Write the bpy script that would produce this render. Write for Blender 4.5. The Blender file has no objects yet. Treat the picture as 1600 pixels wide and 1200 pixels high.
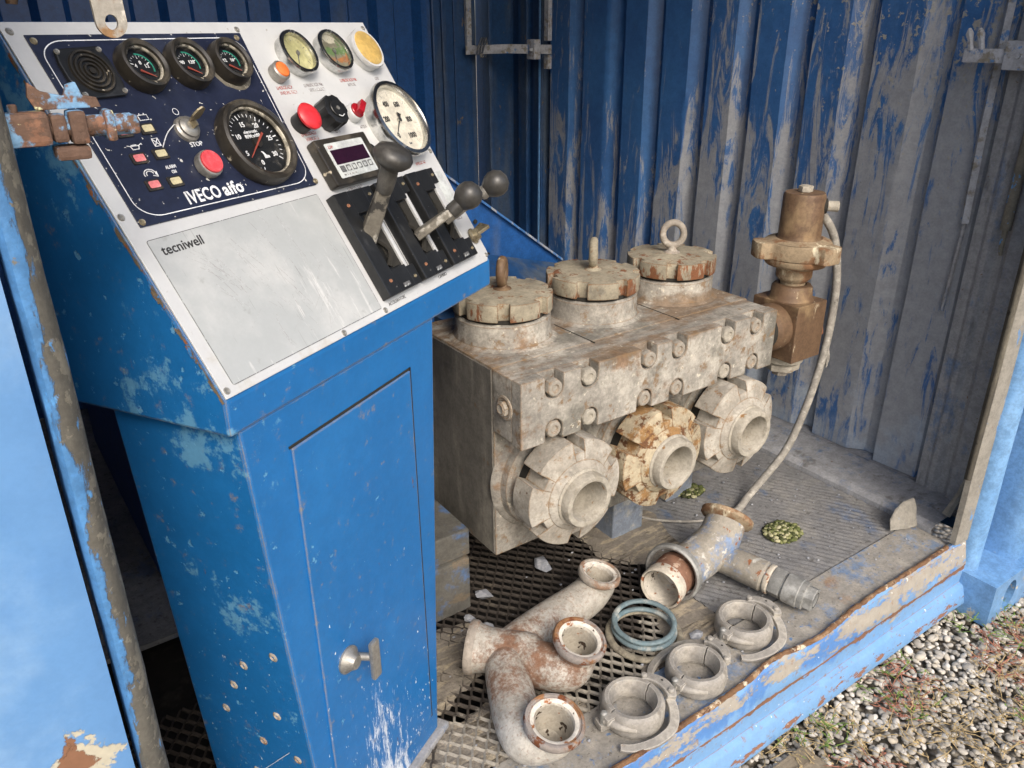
import bpy, bmesh, math, random
from mathutils import Vector, Matrix, noise as mnoise
R = math.radians
random.seed(7)
S = bpy.context.scene
COL = S.collection

# ------------------------------------------------------------------ camera
cam_d = bpy.data.cameras.new('camera'); cam = bpy.data.objects.new('camera', cam_d); COL.objects.link(cam)
cam_d.sensor_width = 36; cam_d.lens = 36*1251/1600; cam_d.clip_start = .02; cam_d.clip_end = 500
YAW, PIT, ROL = .609, .42, -.007
fwd = Vector((math.sin(YAW)*math.cos(PIT), math.cos(YAW)*math.cos(PIT), -math.sin(PIT)))
rgt = Vector((math.cos(YAW), -math.sin(YAW), 0)); up = rgt.cross(fwd)
r2 = rgt*math.cos(ROL)+up*math.sin(ROL); u2 = -rgt*math.sin(ROL)+up*math.cos(ROL)
cam.matrix_world = Matrix(((r2.x, u2.x, -fwd.x, 0), (r2.y, u2.y, -fwd.y, 0), (r2.z, u2.z, -fwd.z, 1.2), (0, 0, 0, 1)))
S.camera = cam
# ------------------------------------------------------------------ world and sun
SUN_EL, SUN_AZ = 41, 196     # azimuth measured clockwise from +y (the container's depth)
W = bpy.data.worlds.new('World'); S.world = W; W.use_nodes = True
wn = W.node_tree.nodes; wl = W.node_tree.links
sky = wn.new('ShaderNodeTexSky'); sky.sky_type = 'NISHITA'; sky.sun_disc = False
sky.sun_elevation = R(SUN_EL); sky.sun_rotation = R(SUN_AZ); sky.dust_density = 4; sky.air_density = 1.0; sky.ozone_density = .6
wl.new(sky.outputs[0], wn['Background'].inputs[0]); wn['Background'].inputs[1].default_value = .15
sun_d = bpy.data.lights.new('sun', 'SUN'); sun = bpy.data.objects.new('sun', sun_d); COL.objects.link(sun)
sun_d.energy = .95; sun_d.angle = R(20); sun_d.color = (1, .97, .92)
sdir = Vector((math.sin(R(SUN_AZ))*math.cos(R(SUN_EL)), math.cos(R(SUN_AZ))*math.cos(R(SUN_EL)), math.sin(R(SUN_EL))))
sun.rotation_euler = sdir.to_track_quat('Z', 'Y').to_euler()
S.view_settings.view_transform = 'Standard'; S.view_settings.look = 'None'
S.view_settings.exposure = .78; S.view_settings.gamma = 1
try: S.view_settings.use_curve_mapping = False
except Exception: pass
S.render.engine = 'CYCLES'
S.cycles.max_bounces = 8; S.cycles.diffuse_bounces = 5

# ------------------------------------------------------------------ materials
def lin(c):
    if isinstance(c, str):
        c = [int(c[i:i+2], 16)/255 for i in (0, 2, 4)]
        c = [x/12.92 if x <= .04045 else ((x+.055)/1.055)**2.4 for x in c]
    return (c[0], c[1], c[2], 1)
class G:
    def __init__(s, name):
        s.m = bpy.data.materials.new(name); s.m.use_nodes = True
        s.N = s.m.node_tree.nodes; s.L = s.m.node_tree.links; s.N.clear()
        s.o = s.N.new('ShaderNodeOutputMaterial'); s.p = s.N.new('ShaderNodeBsdfPrincipled')
        s.L.new(s.p.outputs[0], s.o.inputs[0]); s.tc = s.N.new('ShaderNodeTexCoord')
        s.xyz = None
    def set(s, inp, v):
        if isinstance(v, bpy.types.NodeSocket): s.L.new(v, inp)
        else: inp.default_value = v
    def axis(s, i):
        if s.xyz is None:
            s.xyz = s.N.new('ShaderNodeSeparateXYZ'); s.L.new(s.tc.outputs['Object'], s.xyz.inputs[0])
        return s.xyz.outputs[i]
    def math(s, op, a, b=0., c=None):
        n = s.N.new('ShaderNodeMath'); n.operation = op; s.set(n.inputs[0], a); s.set(n.inputs[1], b)
        if c is not None: s.set(n.inputs[2], c)
        return n.outputs[0]
    def vec(s, stretch=(1, 1, 1), rot=(0, 0, 0), off=(0, 0, 0)):
        m = s.N.new('ShaderNodeMapping'); s.L.new(s.tc.outputs['Object'], m.inputs[0])
        m.inputs['Scale'].default_value = stretch; m.inputs['Rotation'].default_value = rot; m.inputs['Location'].default_value = off
        return m.outputs[0]
    def noise(s, scale, detail=6, rough=.6, dist=0, **k):
        n = s.N.new('ShaderNodeTexNoise'); s.L.new(s.vec(**k), n.inputs['Vector'])
        n.inputs['Scale'].default_value = scale; n.inputs['Detail'].default_value = detail
        n.inputs['Roughness'].default_value = rough; n.inputs['Distortion'].default_value = dist
        return n.outputs[0]
    def voro(s, scale, feature='F1', **k):
        n = s.N.new('ShaderNodeTexVoronoi'); n.feature = feature; s.L.new(s.vec(**k), n.inputs['Vector'])
        n.inputs['Scale'].default_value = scale
        return n
    def step(s, v, lo, hi, a=0., b=1.):
        n = s.N.new('ShaderNodeMapRange'); n.interpolation_type = 'SMOOTHSTEP'
        s.set(n.inputs['Value'], v)
        n.inputs['From Min'].default_value = lo; n.inputs['From Max'].default_value = hi
        n.inputs['To Min'].default_value = a; n.inputs['To Max'].default_value = b
        return n.outputs[0]
    def mix(s, f, a, b):
        n = s.N.new('ShaderNodeMix'); n.data_type = 'RGBA'; s.set(n.inputs[0], f); s.set(n.inputs[6], a); s.set(n.inputs[7], b)
        return n.outputs[2]
    def mixf(s, f, a, b):
        n = s.N.new('ShaderNodeMix'); n.data_type = 'FLOAT'; s.set(n.inputs[0], f); s.set(n.inputs[2], a); s.set(n.inputs[3], b)
        return n.outputs[0]
    def bump(s, h, strength=.3, dist=.002, nrm=None):
        n = s.N.new('ShaderNodeBump'); s.set(n.inputs['Height'], h); n.inputs['Strength'].default_value = strength
        n.inputs['Distance'].default_value = dist
        if nrm is not None: s.L.new(nrm, n.inputs['Normal'])
        return n.outputs[0]

def weather(name, base, layers=(), rough=.5, metal=0., bump=(60, .25, .002), var=.25, vscale=9, spec=.5, coat=0., mott=.16, edge=None):
    """layered worn surface. layer: color, s(scale), lo, hi, st(stretch), d(detail), r(rough), g=[(axis,coef,centre)], off, h(height), m(metal), box=((x0,x1),(y0,y1),(z0,z1),soft)"""
    g = G(name); b = lin(base)
    dark = (b[0]*(1-var), b[1]*(1-var), b[2]*(1-var), 1); lite = (min(1, b[0]*(1+var)), min(1, b[1]*(1+var)), min(1, b[2]*(1+var)), 1)
    c = g.mix(g.noise(vscale, 5, .6), dark, lite); ro = rough; me = metal; H = None
    for i, l in enumerate(layers):
        n = g.noise(l.get('s', 20), l.get('d', 8), l.get('dr', .65), l.get('dist', 0), stretch=l.get('st', (1, 1, 1)), rot=l.get('rot', (0, 0, 0)), off=l.get('off', (i*3.1, i*1.7, i*.9)))
        for ax, k, ctr in l.get('g', ()):
            n = g.math('ADD', n, g.math('MULTIPLY', g.math('SUBTRACT', g.axis(ax), ctr), k))
        if l.get('mod'): n = g.math('ADD', n, g.math('MULTIPLY', g.math('SUBTRACT', g.noise(l['mod'][0], 3, .5, stretch=(1, 1, .5), off=(1, 6, 2)), .5), l['mod'][1]))
        for ax, ctr, wid, k in l.get('band', ()):
            q = g.math('DIVIDE', g.math('ABSOLUTE', g.math('SUBTRACT', g.axis(ax), ctr)), wid)
            q = g.math('SUBTRACT', 1., q); q = g.math('MAXIMUM', q, -1.)
            n = g.math('ADD', n, g.math('MULTIPLY', q, k))
        KK = l.get('kk', .80); f = g.step(n, .5+(l.get('lo', .55)-.5)*KK-.004, .5+(l.get('hi', .6)-.5)*KK+.012, 0, l.get('a', 1.))
        col = l['color']
        if not isinstance(col, bpy.types.NodeSocket):
            cc = lin(col); v = l.get('v', .2)
            col = g.mix(g.noise(l.get('s', 20)*3.3, 4, .6), (cc[0]*(1-v), cc[1]*(1-v), cc[2]*(1-v), 1), (min(1, cc[0]*(1+v)), min(1, cc[1]*(1+v)), min(1, cc[2]*(1+v)), 1))
        c = g.mix(f, c, col)
        ro = g.mixf(f, ro, l.get('r', .8)); me = g.mixf(f, me, l.get('m', 0.))
        if l.get('h'):
            hh = g.math('MULTIPLY', f, l['h']); H = hh if H is None else g.math('ADD', H, hh)
    g.set(g.p.inputs['Base Color'], c); g.set(g.p.inputs['Roughness'], ro); g.set(g.p.inputs['Metallic'], me)
    g.p.inputs['Specular IOR Level'].default_value = spec; g.p.inputs['Coat Weight'].default_value = coat; g.p.inputs['Coat Roughness'].default_value = .2
    if mott:
        mm = g.math('ADD', g.math('MULTIPLY', g.noise(38, 4, .7, off=(3, 3, 3)), .6), g.math('MULTIPLY', g.noise(170, 3, .7), .4))
        k_ = g.step(mm, .36, .64, 1-mott*1.3, 1+mott)
        vm = g.N.new('ShaderNodeVectorMath'); vm.operation = 'SCALE'; g.L.new(c, vm.inputs[0]); g.L.new(k_, vm.inputs['Scale'])
        g.L.new(vm.outputs[0], g.p.inputs['Base Color']); c = vm.outputs[0]
    if edge:
        bv = g.N.new('ShaderNodeBevel'); bv.samples = 4; bv.inputs['Radius'].default_value = edge[1]
        geo = g.N.new('ShaderNodeNewGeometry'); dp = g.N.new('ShaderNodeVectorMath'); dp.operation = 'DOT_PRODUCT'
        g.L.new(bv.outputs[0], dp.inputs[0]); g.L.new(geo.outputs['Normal'], dp.inputs[1])
        e_ = g.math('ADD', g.math('SUBTRACT', 1., dp.outputs['Value']), g.math('MULTIPLY', g.math('SUBTRACT', g.noise(edge[3] if len(edge) > 3 else 60, 6, .7, off=(7, 7, 7)), .5), edge[2]))
        f_ = g.step(e_, .03, .10, 0, .9); c = g.mix(f_, c, lin(edge[0])); g.set(g.p.inputs['Base Color'], c)
    nr = None
    if H is not None: nr = g.bump(H, 1., .001)
    if bump: nr = g.bump(g.noise(bump[0], 7, .65), bump[1], bump[2], nr)
    if nr is not None: g.L.new(nr, g.p.inputs['Normal'])
    return g.m

RUST = '7a4020'; RUST2 = 'a0622f'; MUD = '8a8275'; CEM = 'a39a88'
M = {}
M['console'] = weather('console_blue_paint', '1c66a4', [
    dict(color='2a78b8', s=3, lo=.45, hi=.75, a=.5, r=.35, v=.1),
    dict(color='5a96c0', s=55, lo=.76, hi=.79, r=.6, g=[(0, -.35, -.12)], h=-.3),
    dict(color='cfd6d8', s=170, lo=.74, hi=.77, st=(1, 1, .45), r=.7, d=4, g=[(2, -.16, .42)]),
    dict(color='d4dadd', s=26, lo=.68, hi=.78, st=(1.4, 1, .35), r=.7, d=10, a=.8, g=[(2, -.45, .18)]),
    dict(color='5f97ba', s=8, lo=.74, hi=.78, d=12, dr=.75, r=.6, a=.8, g=[(0, -.9, -.22)], off=(4, 8, 2)),
    dict(color='e0e4e6', s=60, lo=.60, hi=.70, st=(1.2, 1, .22), d=10, dr=.8, a=.7, r=.7, g=[(2, -.60, .16)], band=[(0, -.17, .075, .09)], off=(2, 2, 2)),
    dict(color='6b4a33', s=45, lo=.74, hi=.78, st=(1, 1, .3), r=.8, v=.3, off=(5, 2, 8)),
    dict(color='9c9280', s=12, lo=.55, hi=.85, a=.7, r=.9, g=[(2, -1.2, -.02)])],
    rough=.34, bump=(90, .08, .001), var=.12, vscale=5, mott=.05, edge=('8d8068', .004, .35, 45))
M['console_edge'] = weather('chipped_cabinet_edge', '6f6250', [dict(color='3d7fbd', s=60, lo=.5, hi=.56, r=.5), dict(color='8a5a3a', s=90, lo=.58, hi=.62)], rough=.8, bump=(200, .6, .002))
M['wall'] = weather('container_wall_paint', '386196', [
    dict(color='4376ad', s=2.5, lo=.4, hi=.7, a=.6, r=.4, v=.1),
    dict(color='9c9d9d', s=19, lo=.505, hi=.58, st=(1, 1, .17), d=14, dr=.76, dist=1.1, a=.88, v=.12, r=.6, h=.15, mod=(1.7, .55), g=[(1, -.09, 1.85), (2, -.11, .95)]),
    dict(color='9a9a95', s=48, lo=.71, hi=.75, d=3, r=.9, h=.3, g=[(1, -.14, 1.75), (2, .22, 1.15)], off=(9, 3, 2)),
    dict(color='98a4b2', s=8, lo=.50, hi=.72, a=.75, d=10, r=.7, g=[(2, -.75, .20)]),
    dict(color='3a6498', s=18, lo=.60, hi=.72, st=(1, 1, .3), d=10, r=.6, off=(4, 4, 4)),
    dict(color='6b5a4c', s=60, lo=.74, hi=.78, r=.9)],
    rough=.36, bump=(120, .18, .0015), var=.15, vscale=4, mott=.1)
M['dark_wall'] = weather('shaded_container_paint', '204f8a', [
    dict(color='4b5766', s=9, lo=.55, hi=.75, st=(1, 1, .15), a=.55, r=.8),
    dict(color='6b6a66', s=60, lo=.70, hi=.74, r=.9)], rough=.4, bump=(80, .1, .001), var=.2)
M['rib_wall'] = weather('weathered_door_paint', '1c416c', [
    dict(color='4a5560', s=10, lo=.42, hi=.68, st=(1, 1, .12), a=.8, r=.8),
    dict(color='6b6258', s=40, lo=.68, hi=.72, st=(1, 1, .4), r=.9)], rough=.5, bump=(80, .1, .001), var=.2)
M['frame'] = weather('muddy_frame_paint', '929395', [
    dict(color='4f6d92', s=16, lo=.54, hi=.68, d=12, dr=.76, a=.7, r=.6, st=(1, 1, .5)),
    dict(color='4d4a44', s=15, lo=.58, hi=.72, a=.6, st=(1, 1, .3)),
    dict(color='71563f', s=70, lo=.70, hi=.74)], rough=.85, bump=(150, .35, .002), var=.15)
M['sill'] = weather('chalky_sill_paint', '7199c2', [
    dict(color='6a98c8', s=5, lo=.4, hi=.7, a=.8, r=.5, v=.1),
    dict(color='4a7ab8', s=8, lo=.5, hi=.6, a=.8, r=.4, band=[(2, -.02, .035, .12)], off=(8, 1, 1)),
    dict(color='9c968b', s=15, lo=.56, hi=.61, d=12, dr=.76, st=(.5, 1, 1), r=.9, h=-.4, band=[(2, -.02, .05, .14)], g=[(0, .09, 1.5)]),
    dict(color='9c9465', s=11, lo=.66, hi=.82, st=(.6, 1, 1.2), a=.75, r=.8, off=(2, 7, 2)),
    dict(color='7d5a44', s=42, lo=.66, hi=.70, d=8, st=(.4, 1, 1), r=.95, h=-.4, band=[(2, -.066, .011, .30)], off=(1, 2, 4)),
    dict(color='85604e', s=36, lo=.66, hi=.69, d=9, st=(.45, 1, 1.3), r=.95, h=-.4, band=[(2, -.15, .02, .13)], off=(6, 2, 9)),
    dict(color='e6e6e0', s=60, lo=.70, hi=.73, r=.8, off=(3, 9, 2))],
    rough=.58, bump=(60, .2, .002), var=.1, vscale=3, mott=.05, edge=('8a6a50', .004, .45, 60))
M['post'] = weather('corner_post_blue_paint', '6a94bf', [
    dict(color='4477ae', s=4, lo=.45, hi=.7, a=.7, st=(1, 1, .4), r=.35),
    dict(color='b9b3a3', s=20, lo=.64, hi=.68, d=12, r=.9, h=-.4, g=[(2, -.9, -.12)]),
    dict(color='7fa8cf', s=9, lo=.55, hi=.7, a=.6, st=(1, 1, .3), off=(6, 6, 6)),
    dict(color='8c5434', s=60, lo=.73, hi=.76, r=.9)], rough=.32, bump=(60, .1, .0015), var=.1)
M['tan_strip'] = weather('bare_tan_strip', '87837a', [
    dict(color='5584b4', s=22, lo=.63, hi=.67, st=(1, 1, .4), d=9, r=.6),
    dict(color='7a4a30', s=70, lo=.70, hi=.74, st=(1, 1, .5))], rough=.85, bump=(140, .3, .002), var=.1)
M['door'] = weather('open_door_blue_paint', '5f8bbb', [
    dict(color='88a8c9', s=4, lo=.4, hi=.7, a=.8, r=.3, v=.06),
    dict(color='5a86b8', s=9, lo=.6, hi=.75, a=.6, st=(1, 1, .6), rot=(0, .6, 0), r=.3),
    dict(color='4a78a8', s=120, lo=.80, hi=.82, d=3, r=.5),
    dict(color='b3ad9a', s=24, lo=.62, hi=.66, r=.8, h=-.5, band=[(2, .548, .034, .22), (0, -.030, .022, .18)]),
    dict(color='7f5b44', s=34, lo=.66, hi=.70, r=.95, h=-.5, band=[(2, .544, .026, .22), (0, -.030, .015, .18)])],
    rough=.34, bump=(22, .12, .003), var=.06, vscale=4, mott=.03)
M['door_edge'] = weather('cracked_door_edge', '4d80b2', [
    dict(color='5d5a52', s=28, lo=.50, hi=.54, d=10, dr=.7, st=(1, 1, .35), r=.9, h=-.5, g=[(0, 14., .033)]),
    dict(color='7a7568', s=60, lo=.62, hi=.66, g=[(0, 8., .036)]),
    dict(color='5a98d0', s=60, lo=.63, hi=.67, st=(1, 1, .5), off=(7, 7, 1))], rough=.5, bump=(120, .35, .002), var=.12)
M['seal'] = weather('perished_rubber_seal', '47433a', [dict(color='6f6a5c', s=18, lo=.5, hi=.68, st=(1, 1, .15)), dict(color='2b2822', s=25, lo=.66, hi=.70)], rough=.75, bump=(60, .4, .002))
M['pump'] = weather('cement_dusted_steel', '8c8880', [
    dict(color='b3aea3', s=7, lo=.42, hi=.68, a=.85, r=.9, v=.1),
    dict(color='6b6961', s=10, lo=.50, hi=.70, a=.8, r=.85, off=(9, 9, 2)),
    dict(color='74604b', s=9, lo=.52, hi=.66, st=(.3, 1, 1), d=10, a=.8, band=[(2, .588, .02, .09)], off=(2, 5, 5)),
    dict(color='7e6248', s=9, lo=.56, hi=.70, d=10, dr=.7, a=.8, r=.9, v=.3),
    dict(color='5b4632', s=80, lo=.68, hi=.74, a=.7),
    dict(color='cfc8b6', s=55, lo=.64, hi=.72, a=.7, r=.95, off=(1, 8, 3))],
    rough=.85, bump=(70, .6, .003), var=.2, vscale=5, spec=.3, mott=.2, edge=('7a6349', .005, .6, 30))
M['pump_side'] = weather('shaded_grey_steel', '6d6a63', [  # darker grey carries the shade on the block's left side
    dict(color='8f8b80', s=18, lo=.45, hi=.65, st=(1, 1, .15), a=.7, r=.8, v=.1),
    dict(color='4e4b46', s=7, lo=.5, hi=.7, a=.7, st=(1, 1, .5)),
    dict(color='765a40', s=26, lo=.66, hi=.72, a=.5)], rough=.7, metal=.15, bump=(120, .3, .002), var=.15)
M['nut'] = weather('cement_crusted_nut', '999388', [
    dict(color='b6b1a6', s=12, lo=.45, hi=.66, a=.8, r=.9, v=.08),
    dict(color='757269', s=16, lo=.58, hi=.72, a=.7, off=(4, 4, 4)),
    dict(color='866646', s=24, lo=.64, hi=.72, d=10, dr=.72, r=.95, v=.35, h=-.3),
    dict(color='624834', s=60, lo=.68, hi=.74, r=.95)], rough=.88, bump=(110, .5, .002), var=.12, spec=.3, edge=('83694c', .004, .5, 40))
M['nut_rusty'] = weather('rusty_union_nut', 'a39881', [
    dict(color='b8ad94', s=14, lo=.45, hi=.62, a=.8, r=.9, v=.1),
    dict(color='8f6f49', s=19, lo=.50, hi=.57, d=10, dr=.74, r=.95, v=.35, h=-.3),
    dict(color='664832', s=40, lo=.57, hi=.63, r=.95)], rough=.88, bump=(110, .5, .002), var=.12, spec=.3, edge=('7d5836', .004, .5, 40))
M['cap'] = weather('rust_streaked_cap', '8f8877', [
    dict(color='aaa28e', s=10, lo=.45, hi=.66, a=.8, r=.9, v=.1),
    dict(color='785038', s=26, lo=.55, hi=.60, st=(1, 1, .35), d=10, dr=.7, r=.95, v=.35, h=-.2, g=[(2, -2.0, .672)]),
    dict(color='6d6960', s=20, lo=.58, hi=.72, a=.7, off=(4, 4, 4))], rough=.88, bump=(110, .5, .002), var=.12, spec=.3, edge=('7a5a3c', .004, .5, 40))
M['black_gap'] = weather('gap_shade_and_black_trim', '26241f', [], rough=.9, bump=(50, .3, .002))  # near-black stands in for shade in gaps and holes; also dark fittings
M['valve'] = weather('brown_rusted_steel', '69533f', [
    dict(color='8d7758', s=14, lo=.48, hi=.7, a=.75, st=(1, 1, .6), r=.85),
    dict(color='4a3428', s=8, lo=.52, hi=.7, a=.8, r=.8),
    dict(color='b3a58b', s=40, lo=.66, hi=.70, st=(1, 1, .3), r=.9, off=(5, 2, 9))], rough=.6, metal=.15, bump=(90, .35, .002), var=.2)
M['wing'] = weather('rusty_wing_nut_steel', '94836a', [
    dict(color='7b573a', s=16, lo=.47, hi=.58, d=10, dr=.7, a=.9, v=.3),
    dict(color='cdc3a9', s=18, lo=.60, hi=.66, st=(1, 1, .4), off=(2, 2, 7))], rough=.85, bump=(120, .5, .003), var=.15)
M['rustbolt'] = weather('orange_rust_bolt', '8a6048', [dict(color='7a4a30', s=50, lo=.5, hi=.65)], rough=.85, bump=(150, .5, .002))
M['cream_metal'] = weather('cream_dusted_nut', 'a29c8f', [dict(color='847d6e', s=25, lo=.55, hi=.7, a=.7), dict(color='8a6a45', s=40, lo=.66, hi=.7)], rough=.8, bump=(110, .4, .002))
M['pipe'] = weather('grey_pipe_with_rust', 'a29d92', [
    dict(color='bdb9b0', s=9, lo=.45, hi=.68, a=.7, r=.75, v=.08),
    dict(color='80604c', s=120, lo=.55, hi=.68, d=8, dr=.75, a=.6, r=.95, v=.3, band=[(0, .74, .16, .05), (1, .95, .16, .05)]),
    dict(color='74523c', s=18, lo=.57, hi=.72, band=[(0, .74, .12, .07), (1, .95, .12, .07)], d=12, dr=.75, a=.9, r=.95, v=.3, off=(3, 3, 9)),
    dict(color='7b6f70', s=8, lo=.60, hi=.75, a=.7, off=(8, 1, 1))], rough=.6, bump=(120, .3, .002), var=.1)
M['pipe_flange'] = weather('rust_ringed_flange', '86603f', [
    dict(color='8a8580', s=14, lo=.47, hi=.57, d=8, a=.9, r=.6),
    dict(color='6b3d20', s=40, lo=.56, hi=.64, r=.95)], rough=.8, bump=(130, .5, .002), var=.2)
M['flange_grey'] = weather('grey_worn_flange', '938b80', [
    dict(color='8a6a52', s=22, lo=.54, hi=.64, a=.8), dict(color='b5aea3', s=30, lo=.58, hi=.66, a=.7, off=(7, 7, 7))], rough=.7, bump=(130, .4, .002), var=.15)
M['bore'] = weather('pipe_bore_scale', 'a59e90', [
    dict(color='cbc5b9', s=20, lo=.46, hi=.60, a=.9, r=.7, g=[(2, 30., -.006)]),
    dict(color='3a2c20', s=45, lo=.69, hi=.72, d=2, r=.9),
    dict(color='8f5a33', s=45, lo=.62, hi=.67, off=(5, 5, 5))], rough=.75, bump=(80, .4, .002), var=.15)
M['tee'] = weather('blue_grey_worn_tee', '918b7f', [
    dict(color='5c7fab', s=14, lo=.52, hi=.66, d=10, dr=.75, a=.75, r=.6, v=.15),
    dict(color='b9b6ad', s=40, lo=.60, hi=.66, r=.7, off=(6, 1, 1)),
    dict(color='8c5a3a', s=34, lo=.64, hi=.68, r=.9, off=(1, 7, 3))], rough=.65, bump=(90, .4, .002), var=.15)
M['rust_pipe'] = weather('rusty_inner_sleeve', '7e5d4a', [dict(color='b09a86', s=35, lo=.58, hi=.64), dict(color='6b3f28', s=18, lo=.52, hi=.66)], rough=.85, bump=(120, .5, .002))
M['white_rust'] = weather('whitened_rusty_sleeve', 'bdb5a5', [dict(color='8d5635', s=38, lo=.57, hi=.61, d=9, v=.3), dict(color='8a96a4', s=16, lo=.58, hi=.68, a=.6, off=(5, 5, 5))], rough=.75, bump=(120, .5, .002))
M['galv'] = weather('grey_galvanised_fitting', '8e8e8a', [dict(color='a8a8a4', s=20, lo=.5, hi=.65, a=.7, r=.5), dict(color='6b6760', s=18, lo=.6, hi=.72, a=.7)], rough=.55, metal=.3, bump=(150, .3, .0015), var=.1)
M['clamp'] = weather('clay_coated_casting', '8f8b84', [
    dict(color='aaa498', s=15, lo=.45, hi=.65, a=.7, v=.07), dict(color='7c766c', s=25, lo=.58, hi=.72, a=.7, off=(4, 1, 4)),
    dict(color='857058', s=60, lo=.68, hi=.73, a=.5)], rough=.62, bump=(110, .35, .002), var=.14, spec=.45, edge=('b5b1a8', .0025, .3, 60))
M['ring_blue'] = weather('dusty_teal_rubber', '68797d', [dict(color='a9aaa2', s=30, lo=.52, hi=.64, a=.7), dict(color='57727a', s=16, lo=.55, hi=.7, a=.8)], rough=.6, bump=(120, .2, .001), var=.1)
M['ring_clay'] = weather('muddy_rubber_ring', '8f8877', [dict(color='6f685a', s=30, lo=.5, hi=.64)], rough=.9, bump=(100, .4, .002))
M['deck'] = weather('muddy_worn_deck', '8f8b83', [
    dict(color='67809f', s=6, lo=.50, hi=.60, d=12, dr=.75, a=.85, r=.6, v=.15),
    dict(color='a39d92', s=14, lo=.50, hi=.62, d=10, dr=.72, a=.75, r=.95, v=.1, off=(4, 4, 4)),
    dict(color='94714f', s=8, lo=.60, hi=.72, d=9, a=.7, v=.2, off=(1, 5, 1)),
    dict(color='54749c', s=45, lo=.62, hi=.70, r=.5, off=(8, 1, 8)),
    dict(color='5d574d', s=90, lo=.62, hi=.68, a=.8)], rough=.8, bump=(90, .55, .003), var=.15)
M['ribbed'] = weather('silted_ribbed_deck', '757575', [
    dict(color='86847f', s=9, lo=.45, hi=.65, a=.7, v=.1), dict(color='4a6080', s=12, lo=.58, hi=.72, d=10, a=.7, st=(1, .6, 1)),
    dict(color='4a4844', s=60, lo=.58, hi=.66, a=.7)], rough=.85, bump=(140, .6, .003), var=.15)
M['mud'] = weather('dried_mud', '7c756a', [dict(color='a09580', s=30, lo=.5, hi=.62, st=(.4, 1.5, 1), d=10), dict(color='564e42', s=26, lo=.58, hi=.64, st=(.3, 1.5, 1), d=10, h=-.8)], rough=.95, bump=(70, .9, .006), var=.15)
M['grate'] = weather('brown_expanded_metal', '38322c', [dict(color='575046', s=12, lo=.56, hi=.66, a=.8), dict(color='9a9488', s=9, lo=.5, hi=.6, a=.9, g=[(1, -2.2, .98)])], rough=.8, bump=(150, .4, .002))
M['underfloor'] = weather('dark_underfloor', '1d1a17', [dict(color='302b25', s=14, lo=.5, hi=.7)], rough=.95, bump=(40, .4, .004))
M['stone'] = weather('grey_stone', '8c8f95', [dict(color='a8aaad', s=40, lo=.5, hi=.65)], rough=.9, bump=(120, .5, .002))
M['plinth'] = weather('blue_tan_frame_steel', '5a5852', [dict(color='4c6a94', s=12, lo=.50, hi=.62, a=.8), dict(color='6f6250', s=10, lo=.60, hi=.68, a=.8, st=(1, 1, 2.2), off=(4, 4, 4))], rough=.8, bump=(90, .5, .003))
M['leg'] = weather('blue_grey_leg', '77808c', [dict(color='9a9a94', s=20, lo=.5, hi=.65), dict(color='52565a', s=14, lo=.58, hi=.7, a=.7)], rough=.75, bump=(90, .4, .002))
M['plate'] = weather('satin_panel_plate', 'bfc1c2', [
    dict(color='c9cbca', s=5, lo=.4, hi=.7, a=.6, r=.4, v=.03),
    dict(color='a7a294', s=12, lo=.60, hi=.78, a=.55, r=.7, v=.1, g=[(1, -1.2, .06)]),
    dict(color='8f877a', s=90, lo=.70, hi=.74, a=.7, r=.8)], rough=.40, metal=.08, bump=(220, .05, .0005), var=.04, mott=.02)
M['note'] = weather('scratched_grey_laminate', 'a9adad', [
    dict(color='bbbdbc', s=7, lo=.42, hi=.66, a=.8, r=.4, v=.04),
    dict(color='d2d3d1', s=70, lo=.64, hi=.72, a=.55, st=(1, .12, 1), rot=(0, 0, .5), r=.5, g=[(0, .3, .18), (1, -.6, .08)]),
    dict(color='6b6c6b', s=190, lo=.74, hi=.76, st=(1, .05, 1), rot=(0, 0, .45), d=2, a=.4, r=.6),
    dict(color='8b8c8a', s=30, lo=.66, hi=.75, a=.4, r=.6, off=(3, 1, 5))], rough=.36, metal=.08, bump=(220, .06, .0005), var=.03, mott=.02)
M['navy'] = weather('navy_instrument_panel', '1d2338', [
    dict(color='3a4150', s=8, lo=.5, hi=.75, a=.45, r=.6), dict(color='b9b9b4', s=150, lo=.735, hi=.75, d=2, r=.8),
    dict(color='9a978e', s=26, lo=.72, hi=.80, a=.6, r=.8, off=(7, 7, 3))], rough=.42, bump=(200, .08, .0005), var=.15)
M['bezel'] = weather('dusty_black_bezel', '2c2924', [dict(color='5d564a', s=26, lo=.5, hi=.7, a=.6, r=.7), dict(color='a59c8a', s=60, lo=.67, hi=.72, r=.9)], rough=.4, bump=(200, .2, .001))
M['blackplastic'] = weather('black_plastic', '1e1f20', [dict(color='47484a', s=14, lo=.55, hi=.8, a=.5, r=.6), dict(color='8a8a86', s=120, lo=.72, hi=.75, r=.8)], rough=.38, bump=(180, .12, .0008))
M['dial_black'] = weather('black_dial', '0c0e10', [dict(color='2b2e30', s=30, lo=.6, hi=.8, a=.5)], rough=.6, bump=None)
M['dirty_ring'] = weather('dusty_inner_ring', '6d685c', [dict(color='b3ad9d', s=40, lo=.5, hi=.6), dict(color='2d2a25', s=30, lo=.58, hi=.66)], rough=.8, bump=(150, .4, .001))
M['white_print'] = weather('white_print', 'dfe2e4', [dict(color='9a9da3', s=120, lo=.60, hi=.68)], rough=.6, bump=None, var=.03)
M['black_print'] = weather('black_print', '2a2a2a', [], rough=.6, bump=None)
M['grey_print'] = weather('grey_print', '5c5d5e', [dict(color='a9adad', s=200, lo=.55, hi=.62)], rough=.6, bump=None)
M['faint_print'] = weather('faded_grey_print', '8b8686', [dict(color='c4c7c9', s=260, lo=.50, hi=.58)], rough=.6, bump=None)
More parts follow.
